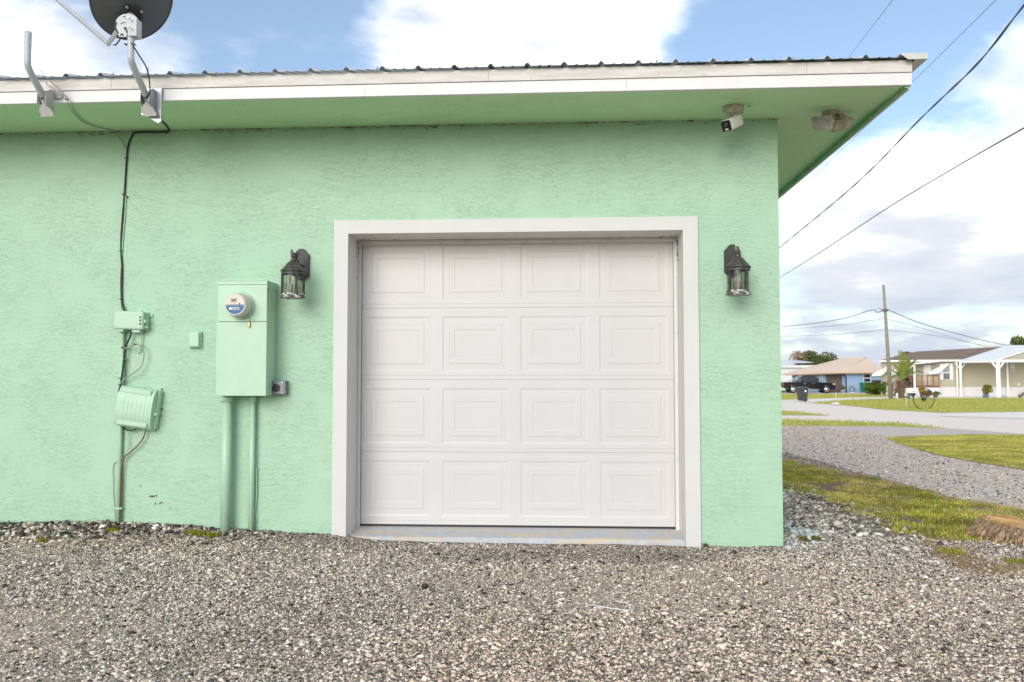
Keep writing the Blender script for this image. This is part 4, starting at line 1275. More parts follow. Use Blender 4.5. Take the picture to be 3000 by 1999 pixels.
# ------------------------------------------------------------------ flood light
fl_ = thing('flood_light', 'twin headed yellowed flood light under the corner soffit', 'flood light', (3.318, -.14, 2.88))
MB().lathe([(.056, 0), (.056, -.02), (.050, -.026), (.03, -.030), (.018, -.05)], (3.318, -.14, 2.884), n=24).build('base', M_flood, fl_)
def head(c, d, hw, hh, label_glass, fins):
    d = Vector(d).normalized(); c = Vector(c); r_ = d.cross(Vector((0, 0, 1))).normalized(); u_ = r_.cross(d)
    def fr(hw_, hh_, dd): return [c + d * dd + r_ * x_ * hw_ + u_ * y_ * hh_ for x_, y_ in ((-1, -1), (1, -1), (1, 1), (-1, 1))]
    secs = [fr(hw * .45, hh * .5, -.055), fr(hw * .85, hh * .9, -.02), fr(hw, hh, .0), fr(hw, hh, .014)]
    vs = [p for q in secs for p in q]
    fs = [(0, 3, 2, 1), (12, 13, 14, 15)] + [(i * 4 + k, i * 4 + (k + 1) % 4, (i + 1) * 4 + (k + 1) % 4, (i + 1) * 4 + k) for i in range(3) for k in range(4)]
    b = MB(); b.add(vs, fs); h = b.build('lamp_head', M_flood, fl_, bevel=.004)
    b = MB(); b.prism(fr(hw * .86, hh * .82, .0145), tuple(d * .003)); b.build('lens', M_floodglass, h)
    b = MB()
    for k in range(5):
        q = c + d * -.057 + r_ * (k - 2) * hw * .18
        b.prism([q - u_ * hh * .45, q + u_ * hh * .45, q + u_ * hh * .35 - d * .018, q - u_ * hh * .35 - d * .018], tuple(r_ * .003))
    b.build('cooling_fins', M_flood, h)
    return h
h1 = head((3.232, -.235, 2.778), (-.28, -.70, -.42), .064, .047, 1, 1)
h2 = head((3.40, -.13, 2.79), (.45, .35, -.75), .062, .055, 0, 1)
MB().tube([(3.305, -.15, 2.85), (3.275, -.185, 2.81)], .013, 10).tube([(3.33, -.14, 2.85), (3.375, -.138, 2.82)], .013, 10).build('swivel', M_flood, fl_)

# ------------------------------------------------------------------ small things on the gravel
cz_ = float(lot_z(.746, -1.30))
tag(MB().lathe([(.017, 0), (.0185, .003), (.0185, .016), (.016, .019), (.012, .0185)], (.746, -1.30, cz_ + .004), (.06, -.04, 1), 20).build('rubber_cap', M_black), 'small round black rubber cap lying on the gravel', 'cap')
st = [(1.784, -1.33), (1.768, -1.37), (1.760, -1.42), (1.765, -1.467), (1.799, -1.51), (1.836, -1.543), (1.855, -1.609), (1.846, -1.65), (1.816, -1.667), (1.753, -1.638), (1.716, -1.617), (1.666, -1.591)]
sroot = thing('string', 'frayed white string curled on the gravel below the door', 'string', (1.78, -1.5, float(lot_z(1.78, -1.5))))
MB().tube(spline([(a, c, float(lot_z(a, c)) + .011) for a, c in st], 5), .0022, 6).build('strand', M_label, sroot)
b = MB()
for (a, c, dx, dy, k_) in ((1.784, -1.33, .02, .03, 14), (1.666, -1.591, -.03, .01, 14), (1.70, -1.63, -.03, -.015, 8)):
    for k in range(k_):
        e = (a + dx * random.uniform(.5, 1.3) + random.gauss(0, .008), c + dy * random.uniform(.5, 1.3) + random.gauss(0, .008))
        b.tube([(a, c, float(lot_z(a, c)) + .011), (e[0], e[1], float(lot_z(*e)) + .014)], .0009, 4)
b.build('frayed_end', M_label, sroot)
# fallen petals
M_petal = simple('yellow petal', (.62, .36, .03), .6)
pet = [(.05, -.62), (.17, -.72), (.71, -.62), (.60, -.72), (-.02, -1.0), (1.35, -1.12), (.3, -1.2), (-.6, -.66), (-.63, -.9), (-.72, -.93), (-.95, -.66), (2.25, -.78), (1.5, -1.25), (3.35, -.72), (3.65, -.85), (2.0, -1.3), (-.35, -1.15), (.85, -1.7)]
for i, (a, c) in enumerate(pet):
    z = float(lot_z(a, c)) + .012; an = random.uniform(0, 6.28)
    o = MB().add([Vector((a, c, z)) + Matrix.Rotation(an, 3, 'Z') @ Vector(p) for p in ((-.009, 0, 0), (-.003, .005, .003), (.007, .004, .001), (.010, -.001, .004), (.002, -.006, .001))], [(0, 1, 4), (1, 2, 4), (2, 3, 4)]).build('petal', M_petal)
    tag(o, 'tiny fallen yellow petal on the gravel lot', 'petal', 'yellow petals scattered on the gravel')

# weeds by the wall
def weed(x0, y0, rx, ry, n, label, hue):
    x = x0 + np.clip(rng.normal(0, rx, n), -1.3 * rx, 1.3 * rx); y = np.minimum(rng.normal(y0, ry, n), -.02) if y0 < 0 and x0 < 3 else rng.normal(y0, ry, n)
    o = blades('weed', x, y, lot_z(x, y) + .012, rng.uniform(.010, .03, n), pick(n, hue, [1] * len(hue)), .004, .9)
    return tag(o, label, 'weed', 'weeds growing in the gravel')
YG = [(.34, .33, .03), (.24, .27, .03), (.42, .36, .05)]
weed(-.93, -.22, .055, .022, 260, 'mossy yellow green weed just left of the thick pipe foot', YG)
weed(-1.05, -.20, .035, .016, 130, 'small mossy weed second left of the thick pipe foot', YG)
weed(-1.62, -.20, .03, .015, 90, 'yellowish weed below the brown wire foot', YG)
weed(-1.98, -.42, .025, .012, 60, 'lone yellow weed farthest left on the gravel', YG)
weed(2.47, -.035, .012, .01, 40, 'tiny weed at the foot of the right trim board', [(.14, .14, .05), (.25, .2, .1)])
weed(3.19, .06, .05, .03, 160, 'olive weed in the stones at the building corner', [(.15, .16, .03), (.22, .19, .05)])
weed(4.05, -.12, .05, .04, 170, 'green weed on the gravel edge left of the stump', GP_[:3])
weed(4.38, -.42, .09, .05, 260, 'yellow green weed on the gravel in front of the stump', YG)
weed(4.62, -.33, .08, .06, 240, 'bright green weed patch below the stump at frame edge', GP_[:3])

# ------------------------------------------------------------------ palm stump
stp = thing('palm_stump', 'cut palm stump with fibrous orange top beside the gravel', 'stump', (4.84, .46, -.08))
M_bark = simple('stump bark', (.24, .165, .115), .95, col2=(.40, .28, .18), vscale=30, bmp=.6, bscale=40)
M_root = simple('stump roots', (.50, .34, .20), .95, col2=(.17, .11, .075), vscale=22, bmp=.5, bscale=60)
M_fibre = simple('orange palm fibre', (.62, .40, .18), .95, col2=(.44, .24, .09), vscale=34, bmp=.5, bscale=70)
cx0, cy0, z0 = 4.84, .46, -.09
nb, nr = 72, 9
vs = []
for i in range(nr):
    t = i / (nr - 1)
    for k in range(nb):
        a = 2 * math.pi * k / nb
        rr = .385 - .10 * t ** .8 + .018 * math.sin(k * 2.9 + i * .4) + .02 * math.sin(a * 3 + 1) + random.uniform(-.008, .008)
        if t > .86: rr -= .02
        zz = z0 + t * (.105 + .045 * max(0, math.cos(a - 2.6)) + .012 * math.sin(a * 5))
        vs.append((cx0 + rr * math.cos(a), cy0 + rr * math.sin(a) * .85, zz))
b = MB(); b.add(vs, [(i * nb + k, i * nb + (k + 1) % nb, (i + 1) * nb + (k + 1) % nb, (i + 1) * nb + k) for i in range(nr - 1) for k in range(nb)])
b.build('trunk', M_bark, stp)
b = MB(); top = vs[-nb:]; ring2 = [(cx0 + (p[0] - cx0) * .55, cy0 + (p[1] - cy0) * .55, p[2] * .5 + .5 * (z0 + .115) + random.uniform(-.006, .01)) for p in top]
b.add(top + ring2 + [(cx0, cy0, z0 + .118)], [(k, (k + 1) % nb, nb + (k + 1) % nb, nb + k) for k in range(nb)] + [(nb + k, nb + (k + 1) % nb, 2 * nb) for k in range(nb)])
b.build('cut_top', M_fibre, stp)
b = MB()
for k in range(210):      # broken root strands down the flank
    a = random.uniform(0, 2 * math.pi); t0 = random.uniform(.0, .55); t1 = min(1, t0 + random.uniform(.25, .7))
    def fl_pt(t, j): return Vector((cx0 + (.30 + .105 * t + j) * math.cos(a + random.gauss(0, .022)), cy0 + (.258 + .09 * t + j) * math.sin(a + random.gauss(0, .022)), z0 + .112 * (1 - t) + random.gauss(0, .006)))
    r_ = random.uniform(.006, .014)
    b.tube([fl_pt(t0, 0), fl_pt((t0 + t1) / 2, random.uniform(0, .022)), fl_pt(t1, random.uniform(0, .015))], [r_ * .8, r_, r_ * .6], 5)
b.build('roots', M_root, stp)['kind'] = 'stuff'
n = 2600
a = rng.uniform(0, 2 * np.pi, n); q = np.sqrt(rng.uniform(0, 1, n)) * .30
o = blades('fibres', cx0 + q * np.cos(a) - 0, cy0 + q * np.sin(a) * .86, np.full(n, z0 + .105) + .045 * np.clip(np.cos(a - 2.6), 0, 1) * (q / .3), rng.uniform(.02, .05, n), pick(n, [(.66, .43, .18), (.52, .30, .11), (.72, .54, .27)], [.5, .3, .2]), .0025, 1.3, .45)
o.parent = stp; o.location = -Vector(stp.location); o['kind'] = 'stuff'

# ------------------------------------------------------------------ overhead wires near the garage
M_wire = simple('weathered wire', (.09, .09, .095), .6)
def ext(P, a=1.2, b=1.2):
    P = [Vector(p) for p in P]
    return [P[0] + (P[0] - P[1]) * a] + P + [P[-1] + (P[-1] - P[-2]) * b]
def overhead(pts, r, label, n=6):
    return tag(MB().tube(spline(ext(pts), 8), r, n).build('overhead_wire', M_wire), label, 'wire', 'overhead wires on the right')
overhead([(7.68, 10.14, 8.16), (11.51, 24.23, 12.33), (14.98, 39.32, 15.94)], .006, 'topmost thin overhead wire disappearing behind the roof edge')
overhead([(9.61, 10.25, 8.16), (10.95, 16.31, 9.15), (12.36, 26.38, 10.05), (14.16, 44.51, 10.95)], .006, 'thin overhead wire passing the roof corner')
w3 = spline(ext([(9.06, 8.26, 7.19), (9.72, 11.3, 7.31), (10.73, 16.36, 7.79), (11.68, 24.43, 7.83), (12.13, 36.51, 7.52)]), 60)
r3 = thing('service_cable', 'thick twisted service cable crossing the sky at right', 'wire', (9.06, 8.26, 7.19), 0, 'overhead wires on the right')
b1, b2 = [], []
L = 0
for i, p in enumerate(w3):
    if i: L += (p - w3[i - 1]).length
    an = L * 1.7; q = Vector((math.cos(an), 0, math.sin(an))) * .011
    b1.append(p + q); b2.append(p - q)
MB().tube(b1, .014, 6).build('conductor', M_wire, r3); MB().tube(b2, .012, 6).build('conductor', M_wire, r3)
overhead([(9.59, 9.37, 5.47), (10.22, 13.41, 5.77), (10.98, 19.46, 6.06), (11.96, 29.54, 6.21), (12.68, 38.6, 6.3)], .014, 'lowest single overhead wire crossing the sky at right')

# ------------------------------------------------------------------ street beyond
GZ = -.52
M_pole = simple('weathered pole wood', (.30, .27, .23), .9, var=.3, vscale=4, bmp=.4, bscale=20)
up_ = thing('utility_pole', 'leaning grey wooden utility pole on the far lawn', 'utility pole', (26.72, 61.83, GZ))
MB().tube([(26.72, 61.83, GZ - .3), (26.45, 61.62, 3.9), (26.17, 61.4, 8.3)], [.16, .125, .09], 14).build('shaft', M_pole, up_)
b = MB(); b.tube([(26.2, 61.45, 6.30), (26.05, 61.5, 6.36), (25.9, 61.6, 6.5)], .03, 6); b.box(26.1, 26.45, 61.3, 61.6, 6.25, 6.4); b.build('wire_bracket', M_wire, up_)
def farwire(pts, r, label):
    tag(MB().tube(spline([Vector(p) for p in pts], 8), r, 5).build('utility_wire', M_wire), label, 'wire', 'wires strung from the utility pole')
farwire([(26.2, 61.5, 6.32), (26.05, 62.49, 6.26), (25.88, 63.47, 6.48), (26.98, 75.57, 6.54), (26.84, 95.59, 7.11), (26.7, 130, 8.6)], .03, 'uppermost wire running left from the utility pole')
farwire([(26.26, 61.52, 5.71), (26.98, 75.59, 6.03), (26.83, 95.61, 6.79), (26.7, 130, 8.2)], .014, 'middle wire running left from the utility pole')
farwire([(26.39, 61.57, 4.84), (26.97, 75.63, 5.2), (26.83, 95.64, 5.99), (26.7, 130, 7.5)], .016, 'lowest wire running left from the utility pole')
farwire([(26.3, 61.5, 6.48), (30.78, 65.82, 5.57), (36.88, 70.24, 4.58), (41.75, 74.57, 4.10)], .03, 'uppermost wire sagging right from the pole to the beige house')
farwire([(26.35, 61.54, 5.68), (30.78, 65.83, 5.18), (38.44, 72.37, 4.01), (41, 74.6, 3.8)], .014, 'middle wire sagging right from the pole to the beige house')
farwire([(26.45, 61.58, 4.81), (32.61, 66.97, 4.58), (38.44, 72.37, 4.07), (42, 75.2, 3.95)], .014, 'lowest wire sagging right from the pole to the beige house')

# --- blue house
RZ = yaw
CAMP = Vector((1.5092, -5.9749, 1.0742))


def framer(root):
    """survey helper: measured bearing (cx, cy) -> local point of the house on its plane y = yl"""
    inv = (Matrix.Translation(root.location) @ Matrix.Rotation(root.rotation_euler[2], 4, 'Z')).inverted()
    o = inv @ CAMP

    def f(cx, cy, yl=0.):
        u, v = 2250 + cx / 3.016, 780 + cy / 3.016
        d = right * ((u - 1500) / 2500) + fwd + up * ((999.5 - v) / 2500)
        d = inv.to_3x3() @ d
        return o + d * ((yl - o.y) / d.y)
    return f


M_bluew = simple('blue siding', (.27, .40, .56), .7, var=.1, vscale=.8)
M_tan = simple('tan metal roof', (.72, .55, .41), .45, var=.05, vscale=.5)
M_brownd = simple('brown garage door', (.085, .06, .048), .6, var=.15, vscale=2)
M_winglass = simple('dark window glass', (.025, .03, .035), .08)
M_wf = simple('white window frame', (.75, .75, .73), .5)
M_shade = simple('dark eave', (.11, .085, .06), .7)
bh = thing('blue_house', 'low blue house with broad tan hip roof across the road', 'house', (32.51, 92.27, -.54), RZ - rad(16))
B = framer(bh)
def bx(cx, y=0.): return B(cx, 1000, y).x
def bz_(cy, cx=640, y=0.): return B(cx, cy, y).z
b = MB(); b.box(bx(235, .75), bx(690, .75), .75, 8, -.1, bz_(948, 500, .75)); b.box(bx(688, .2), bx(1060, .2), .2, 8, -.1, bz_(944, 800, .2)); b.build('wall', M_bluew, bh, world=False)
A = B(152, 956, -.6); B_ = B(640, 940, -.6); C_ = B(1040, 940, -.6); R1 = B(632, 820, 4.6); R2 = B(872, 808, 4.4); E_ = Vector((A.x - .5, 10, A.z)); D_ = Vector((C_.x + 1, 10, C_.z))
b = MB(); b.add([A, B_, C_, D_, E_, R1, R2], [(0, 1, 6, 5), (1, 2, 6), (2, 3, 6), (3, 4, 5, 6), (4, 0, 5)])
rf = b.build('roof', M_tan, bh, world=False)
e_ = Vector((0, 0, .13))
b = MB(); b.add([A, B_, C_, A - e_, B_ - e_, C_ - e_], [(0, 1, 4, 3), (1, 2, 5, 4)]); b.build('roof_fascia', simple('tan fascia', (.42, .27, .15), .5), rf, world=False)
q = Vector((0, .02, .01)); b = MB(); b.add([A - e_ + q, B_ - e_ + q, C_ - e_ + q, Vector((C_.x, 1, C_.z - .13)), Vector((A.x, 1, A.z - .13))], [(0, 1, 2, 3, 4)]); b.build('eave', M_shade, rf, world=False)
for p0, p1 in ((B_, R2), (R1, R2)): MB().tube([p0, p1], .05, 5).build('ridge_cap', M_tan, rf, world=False)
zt_ = bz_(965, 580, .7)
g = MB().box(bx(515, .7), bx(653, .7), .66, .76, 0, zt_).build('house_garage_door', M_brownd, bh, world=False)
for i in range(4):
    z = .02 + i * (zt_ - .04) / 4
    MB().box(bx(517, .7), bx(651, .7), .635, .659, z + .02, z + (zt_ - .04) / 4 - .02).build('door_panel', M_brownd, g, world=False)
MB().tube([(bx(668, .5), .5, bz_(955, 668, .5)), (bx(690, .12), .2, bz_(975, 690, .12)), (bx(690, .12), .12, 0)], .07, 6).build('downspout', M_brownd, bh, world=False)
wn = MB().box(bx(845), bx(910), .10, .2, bz_(1025, 880), bz_(955, 880)).build('window', M_wf, bh, world=False)
MB().box(bx(850), bx(905), .07, .11, bz_(1022, 880), bz_(993, 880)).build('pane', M_winglass, wn, world=False)
MB().box(bx(850), bx(905), .07, .11, bz_(986, 880), bz_(958, 880)).build('pane', M_winglass, wn, world=False)
for c_x in (455, 475): MB().box(bx(c_x, .6), bx(c_x + 8, .6), .6, .7, bz_(1000, 460, .6), bz_(955, 460, .6)).build('porch_lamp', M_wf, bh, world=False)
# hose reel and flower pot, green bin
def far_root(name, label, cat, cx, depth, gz=GZ, group=None):
    u = 2250 + cx / 3.016
    lat = (u - 1500) / 2500 * depth
    C0 = Vector((1.5092, -5.9749, 0))
    p = C0 + Vector((right[0], right[1], 0)) * lat + Vector((fwd[0], fwd[1], 0)) * depth
    return thing(name, label, cat, (p.x, p.y, gz), RZ, group)
hr = far_root('hose_reel', 'coiled grey garden hose against the blue house wall', 'hose reel', 735, 95)
b = MB()
for rr in (.34, .28, .22): b.tube([(rr * math.cos(a * .3), .06 * (rr - .2), .38 + rr * math.sin(a * .3)) for a in range(22)], .04, 6, caps=False)
b.build('coil', simple('grey hose', (.20, .24, .27), .6), hr, world=False)
MB().box(-.2, .2, -.15, .15, 0, .08).tube([(0, .1, 0), (0, .1, .38)], .03, 6).build('stand', M_wf, hr, world=False)
fp = far_root('flower_pot', 'lavender flower pot with a small plant by the brown garage door', 'flower pot', 655, 94.5)
MB().lathe([(.20, 0), (.27, .28), (.29, .30), (.25, .30)], n=14).build('pot', simple('lavender pot', (.42, .38, .62), .6), fp, world=False)


def crown(name, parent, cen, radv, n, leaf, pal, wts, shell=.55, lumps=9, seed=0):
    r = np.random.default_rng(seed)
    L = r.normal(0, 1, (lumps, 3)); L /= np.linalg.norm(L, axis=1)[:, None]; L *= r.uniform(.25, .72, (lumps, 1)); lr = r.uniform(.30, .52, lumps)
    k = r.integers(0, lumps, n)
    d_ = r.normal(0, 1, (n, 3)); d_ /= np.linalg.norm(d_, axis=1)[:, None]
    p = L[k] + d_ * (lr[k] * (shell + (1 - shell) * r.random(n) ** .6))[:, None]
    p = p * np.array(radv) + np.array(cen)
    a = r.normal(0, 1, (n, 3)); a /= np.linalg.norm(a, axis=1)[:, None]
    c_ = np.cross(a, r.normal(0, 1, (n, 3))); c_ /= np.linalg.norm(c_, axis=1)[:, None]
    s1 = (leaf * r.uniform(.6, 1.4, n))[:, None]
    V = np.stack([p - a * s1, p + c_ * s1 * .45, p + a * s1, p - c_ * s1 * .45], 1)
    tone = r.uniform(.75, 1.25, lumps)[k]
    i = r.choice(len(pal), n, p=np.array(wts) / sum(wts))
    col = np.clip(np.array(pal)[i] * (tone * r.uniform(.8, 1.2, n))[:, None], .005, .9)
    F = np.arange(n * 4).reshape(n, 4)
    o = mesh_np(name, V.reshape(-1, 3), F, np.repeat(col[:, None], 4, 1).reshape(-1, 3), M_leaf)
    if parent is not None: o.parent = parent
    return o


GL = [(.10, .135, .035), (.145, .185, .05), (.20, .24, .075)]
M_trunk = simple('tree bark', (.13, .10, .075), .9, var=.3, vscale=6, bmp=.4, bscale=15)
crown('plant_leaves', fp, (0, 0, .55), (.35, .3, .3), 260, .07, [(.20, .18, .05), (.12, .16, .05), (.25, .12, .06)], [2, 2, 1], seed=3)


def bin_(cx, depth, mat, label, sc, lidmat):
    r = far_root('wheelie_bin', label, 'bin', cx, depth)
    wdt, hgt = .30 * sc, .92 * sc
    b = MB(); vs = []
    for z, ww, dd in ((.06, wdt * .82, .27 * sc), (hgt, wdt * 1.03, .36 * sc)):
        vs += [(-ww, -dd, z), (ww, -dd, z), (ww, dd, z), (-ww, dd, z)]
    b.add(vs, [(0, 1, 2, 3), (4, 7, 6, 5), (0, 4, 5, 1), (1, 5, 6, 2), (2, 6, 7, 3), (3, 7, 4, 0)]); b.build('body', mat, r, world=False, bevel=.03)
    b = MB(); b.box(-wdt * 1.1, wdt * 1.12, -.40 * sc, .42 * sc, hgt, hgt + .05 * sc); b.add([(-wdt, -.36 * sc, hgt + .05 * sc), (wdt, -.36 * sc, hgt + .05 * sc), (wdt, .36 * sc, hgt + .05 * sc), (-wdt, .36 * sc, hgt + .05 * sc), (-wdt * .7, -.2 * sc, hgt + .11 * sc), (wdt * .7, -.2 * sc, hgt + .11 * sc), (wdt * .7, .25 * sc, hgt + .10 * sc), (-wdt * .7, .25 * sc, hgt + .10 * sc)], [(4, 5, 6, 7), (0, 1, 5, 4), (1, 2, 6, 5), (2, 3, 7, 6), (3, 0, 4, 7)])
    b.build('lid', lidmat, r, world=False, bevel=.015)
    for sy in (.18, .36):
        MB().lathe([(.13 * sc, -.03), (.13 * sc, .03)], (wdt * .92, sy * sc, .13 * sc), (0, 1, 0) if False else (0, 1, 0), 14).build('wheel', M_black, r, world=False)
    MB().tube([(wdt * 1.15, -.25 * sc, hgt - .02), (wdt * 1.22, -.25 * sc, hgt - .04), (wdt * 1.22, .25 * sc, hgt - .04), (wdt * 1.15, .25 * sc, hgt - .02)], .02, 6).build('handle', mat, r, world=False)
    MB().lathe([(.07 * sc, 0), (.07 * sc, .004)], (wdt * .35, -.345 * sc, hgt * .78), (0, -1, 0), 12).build('round_sticker', M_label, r, world=False)
    return r
M_binblk = simple('charcoal bin plastic', (.045, .048, .052), .5, var=.1)
bin_(296, 59, M_binblk, 'black wheeled bin at the edge of the road', 1.0, simple('bin lid', (.065, .07, .075), .45))
bin_(842, 94, simple('green bin plastic', (.01, .20, .12), .45), 'green wheeled bin against the blue house', 1.12, simple('green bin lid', (.012, .23, .14), .4))

# --- black pickup truck
tk = far_root('pickup_truck', 'black crew cab pickup truck parked before the blue house', 'truck', 342, 92.6)
tk.rotation_euler = (0, 0, RZ - rad(5))
M_car = simple('black car paint', (.012, .012, .014), .18); M_chrome = simple('chrome', (.62, .63, .65), .2, metal=.9)
M_tyre = simple('tyre', (.02, .02, .02), .8); M_cglass = simple('tinted glass', (.02, .025, .03), .06)
def arch(cx_, r, n=9): return [(cx_ + r * math.cos(math.pi * k / n), .42 + r * math.sin(math.pi * k / n)) for k in range(n + 1)]
body = [(-2.78, .62), (-2.80, 1.14), (-2.74, 1.20), (-.95, 1.20), (-.95, 1.16), (1.02, 1.16), (1.10, 1.17), (2.25, 1.12), (2.58, 1.02), (2.70, .90), (2.72, .55), (2.62, .42)]
low = arch(1.78, .48) + [(1.25, .40)] + [(-1.15, .40)] + arch(-1.70, .48) + [(-2.25, .50)]
prof_ = body + low
b = MB(); b.prism([(x_, -.98, z_) for x_, z_ in prof_], (0, 1.96, 0)); b.build('body', M_car, tk, world=False, bevel=.03)
cabp = [(-.98, 1.15), (-.88, 1.82), (-.70, 1.90), (.38, 1.90), (.55, 1.86), (1.22, 1.16)]
b = MB(); vs = [(x_, -.93 + .12 * (z_ - 1.15), z_) for x_, z_ in cabp] + [(x_, .93 - .12 * (z_ - 1.15), z_) for x_, z_ in cabp]
n = len(cabp); b.add(vs, [tuple(range(n))[::-1], tuple(range(n, 2 * n))] + [(i, (i + 1) % n, (i + 1) % n + n, i + n) for i in range(n)]); b.build('cab', M_car, tk, world=False, bevel=.02)
for wp in ([(-.83, 1.22), (-.76, 1.78), (-.12, 1.80), (-.10, 1.22)], [(-.02, 1.22), (-.04, 1.80), (.42, 1.79), (.98, 1.22)]):
    for sy in (-1, 1):
        MB().prism([(x_, sy * (.945 - .12 * (z_ - 1.15)), z_) for x_, z_ in wp], (0, sy * .006, 0)).build('side_window', M_cglass, tk, world=False)
MB().prism([(.60, -.78, 1.83), (.60, .78, 1.83), (1.22, .84, 1.22), (1.22, -.84, 1.22)], (.02, 0, .02)).build('windscreen', M_cglass, tk, world=False)
for wx in (-1.70, 1.78):
    for sy in (-1, 1):
        wh = MB().lathe([(.27, -.13), (.38, -.13), (.405, -.09), (.405, .09), (.38, .13), (.27, .13)], (wx, sy * .86, .405), (0, 1, 0), 24).build('wheel', M_tyre, tk, world=False)
        MB().lathe([(.26, 0), (.255, .02), (.20, .0), (.10, .015), (.07, .03)], (wx, sy * .985, .405), (0, sy, 0), 20).build('rim', M_chrome, wh, world=False)
        for q in range(5):
            a = q * 2 * math.pi / 5 + .3
            MB().box(wx + .05, wx + .09, sy * 1.0 - .006, sy * 1.0 + .006, .405 - .05, .405 + .05, Matrix.Rotation(a, 3, 'Y'), (wx, sy * 1.0, .405)).box(wx + .13, wx + .21, sy * 1.0 - .006, sy * 1.0 + .006, .405 - .04, .405 + .04, Matrix.Rotation(a, 3, 'Y'), (wx, sy * 1.0, .405)).build('rim_opening', M_black, wh, world=False)
for sy in (-1, 1):
    MB().box(2.42, 2.66, sy * .90 - .09, sy * .90 + .09, .90, 1.06).build('headlight', simple('amber headlight', (.75, .42, .22), .2), tk, world=False)
    MB().box(-2.83, -2.70, sy * .93 - .065, sy * .93 + .065, .82, 1.12).build('tail_light', simple('red tail light', (.55, .02, .02), .25), tk, world=False)
    MB().box(.95, 1.12, sy * 1.08 - .10, sy * 1.08 + .10, 1.20, 1.38).build('mirror', M_chrome, tk, world=False, bevel=.03)
    for hx in (-.62, .28):
        MB().box(hx, hx + .22, sy * .99 - .015, sy * .99 + .015, 1.02, 1.08).build('door_handle', M_chrome, tk, world=False)
    MB().tube([(-1.15, sy * 1.0, .42), (1.2, sy * 1.0, .42)], .045, 8).build('running_board', M_chrome, tk, world=False)
    MB().tube([(-1.75, sy * .80, 1.22), (-1.10, sy * .78, 1.72), (-1.06, sy * .78, 1.22)], .045, 8).build('bed_bar', M_chrome, tk, world=False)
MB().box(2.60, 2.80, -.92, .92, .50, .72).build('front_bumper', M_chrome, tk, world=False, bevel=.04)
MB().box(-2.95, -2.80, -.90, .90, .52, .70).build('rear_bumper', M_chrome, tk, world=False, bevel=.03)
MB().tube([(-1.10, -.78, 1.72), (-1.10, .78, 1.72)], .045, 8).build('bed_bar', M_chrome, tk, world=False)

# --- white shed on the far left
sh = far_root('white_shed', 'white metal roofed building behind the truck', 'shed', 200, 118, -.5)
MB().box(-7, 5.2, 0, 7, -.2, 3.4).build('wall', M_wf, sh, world=False)
b = MB(); b.add([(-8, -.4, 3.30), (3.2, -.4, 3.75), (6.2, -.4, 3.35), (-8, 8, 3.9), (3.2, 8, 4.3), (6.2, 8, 3.9), (2.4, 3, 4.25)], [(0, 1, 4, 3), (1, 2, 5, 4)]); b.build('roof', simple('white sheet roof', (.72, .73, .75), .4), sh, world=False)
MB().box(-8, 3.2, -.46, -.40, 3.05, 3.30).build('gutter', M_wf, sh, world=False)

# --- beige house with carport
def siding(name, col, sc=9.):
    m, t, b = newmat(name); co = coords(t)
    wv = t.node('ShaderNodeTexWave', wave_type='BANDS', bands_direction='Z', wave_profile='SAW'); t.l.new(co, wv.inputs[0]); wv.inputs['Scale'].default_value = sc / 6.283 * 3.14
    b.inputs['Base Color'].default_value = (*col, 1); b.inputs['Roughness'].default_value = .6
    bump(t, b, wv.outputs['Fac'], .6, .02)
    return m
M_beige = siding('beige siding', (.46, .42, .31), 8)
def vskirt():
    m, t, b = newmat('white skirting'); co = coords(t)
    wv = t.node('ShaderNodeTexWave', wave_type='BANDS', bands_direction='X'); t.l.new(co, wv.inputs[0]); wv.inputs['Scale'].default_value = 2.4
    b.inputs['Base Color'].default_value = (.66, .65, .65, 1); bump(t, b, wv.outputs['Fac'], .5, .03)
    return m
M_skirt = vskirt()
M_shingle = simple('brown shingles', (.24, .175, .135), .9, col2=(.17, .12, .095), vscale=1.6, bmp=.5, bscale=12)
M_whitemet = simple('white sheet metal', (.82, .82, .80), .45)
M_deck = simple('brown deck wood', (.24, .10, .06), .7, var=.25, vscale=2)
ho = thing('beige_house', 'beige mobile home with brown shingle roof and white carport', 'house', (37.07, 73.49, -.54), RZ - rad(27))
H = framer(ho)
def hx(cx, y=0.): return H(cx, 1000, y).x
def hz(cy, cx=1690, y=0.): return H(cx, cy, y).z
zw = hz(832)
MB().box(hx(1000), hx(1705), 0, 8, .45, zw).box(hx(1700, .9), hx(2700, .9), .9, 8, .8, zw + .2).build('wall', M_beige, ho, world=False)
MB().box(hx(1000) - .02, hx(1707), -.04, 7.9, -.1, .82).box(hx(1703, .9), hx(2700, .9), .86, 7.9, -.1, .82).build('skirting', M_skirt, ho, world=False)
e0, e1 = H(985, 850, -.45), H(1715, 826, -.45); e0.z = e1.z
r0, r1 = H(1310, 768, 3.8), H(2110, 700, 3.8); zr = (r0.z * .4 + r1.z * .6); r0.z = r0.z * .6 + zr * .4; r1.z = r1.z * .6 + zr * .4
e2 = Vector((hx(2700, .9), -.3, e1.z)); r2 = Vector((e2.x, 3.8, r1.z)); k0 = Vector((e0.x, 8.4, e0.z)); k1 = Vector((e2.x, 8.4, e0.z))
b = MB(); b.add([e0, e1, r0, r1, k0, k1, e2, r2], [(0, 1, 3, 2), (1, 6, 7, 3), (0, 2, 4), (2, 3, 7, 5, 4)]); rf = b.build('roof', M_shingle, ho, world=False)
q = Vector((0, 0, .16)); b = MB(); b.prism([e0, e1, e1 - q, e0 - q], (0, -.1, 0)); b.build('gutter', M_whitemet, rf, world=False)
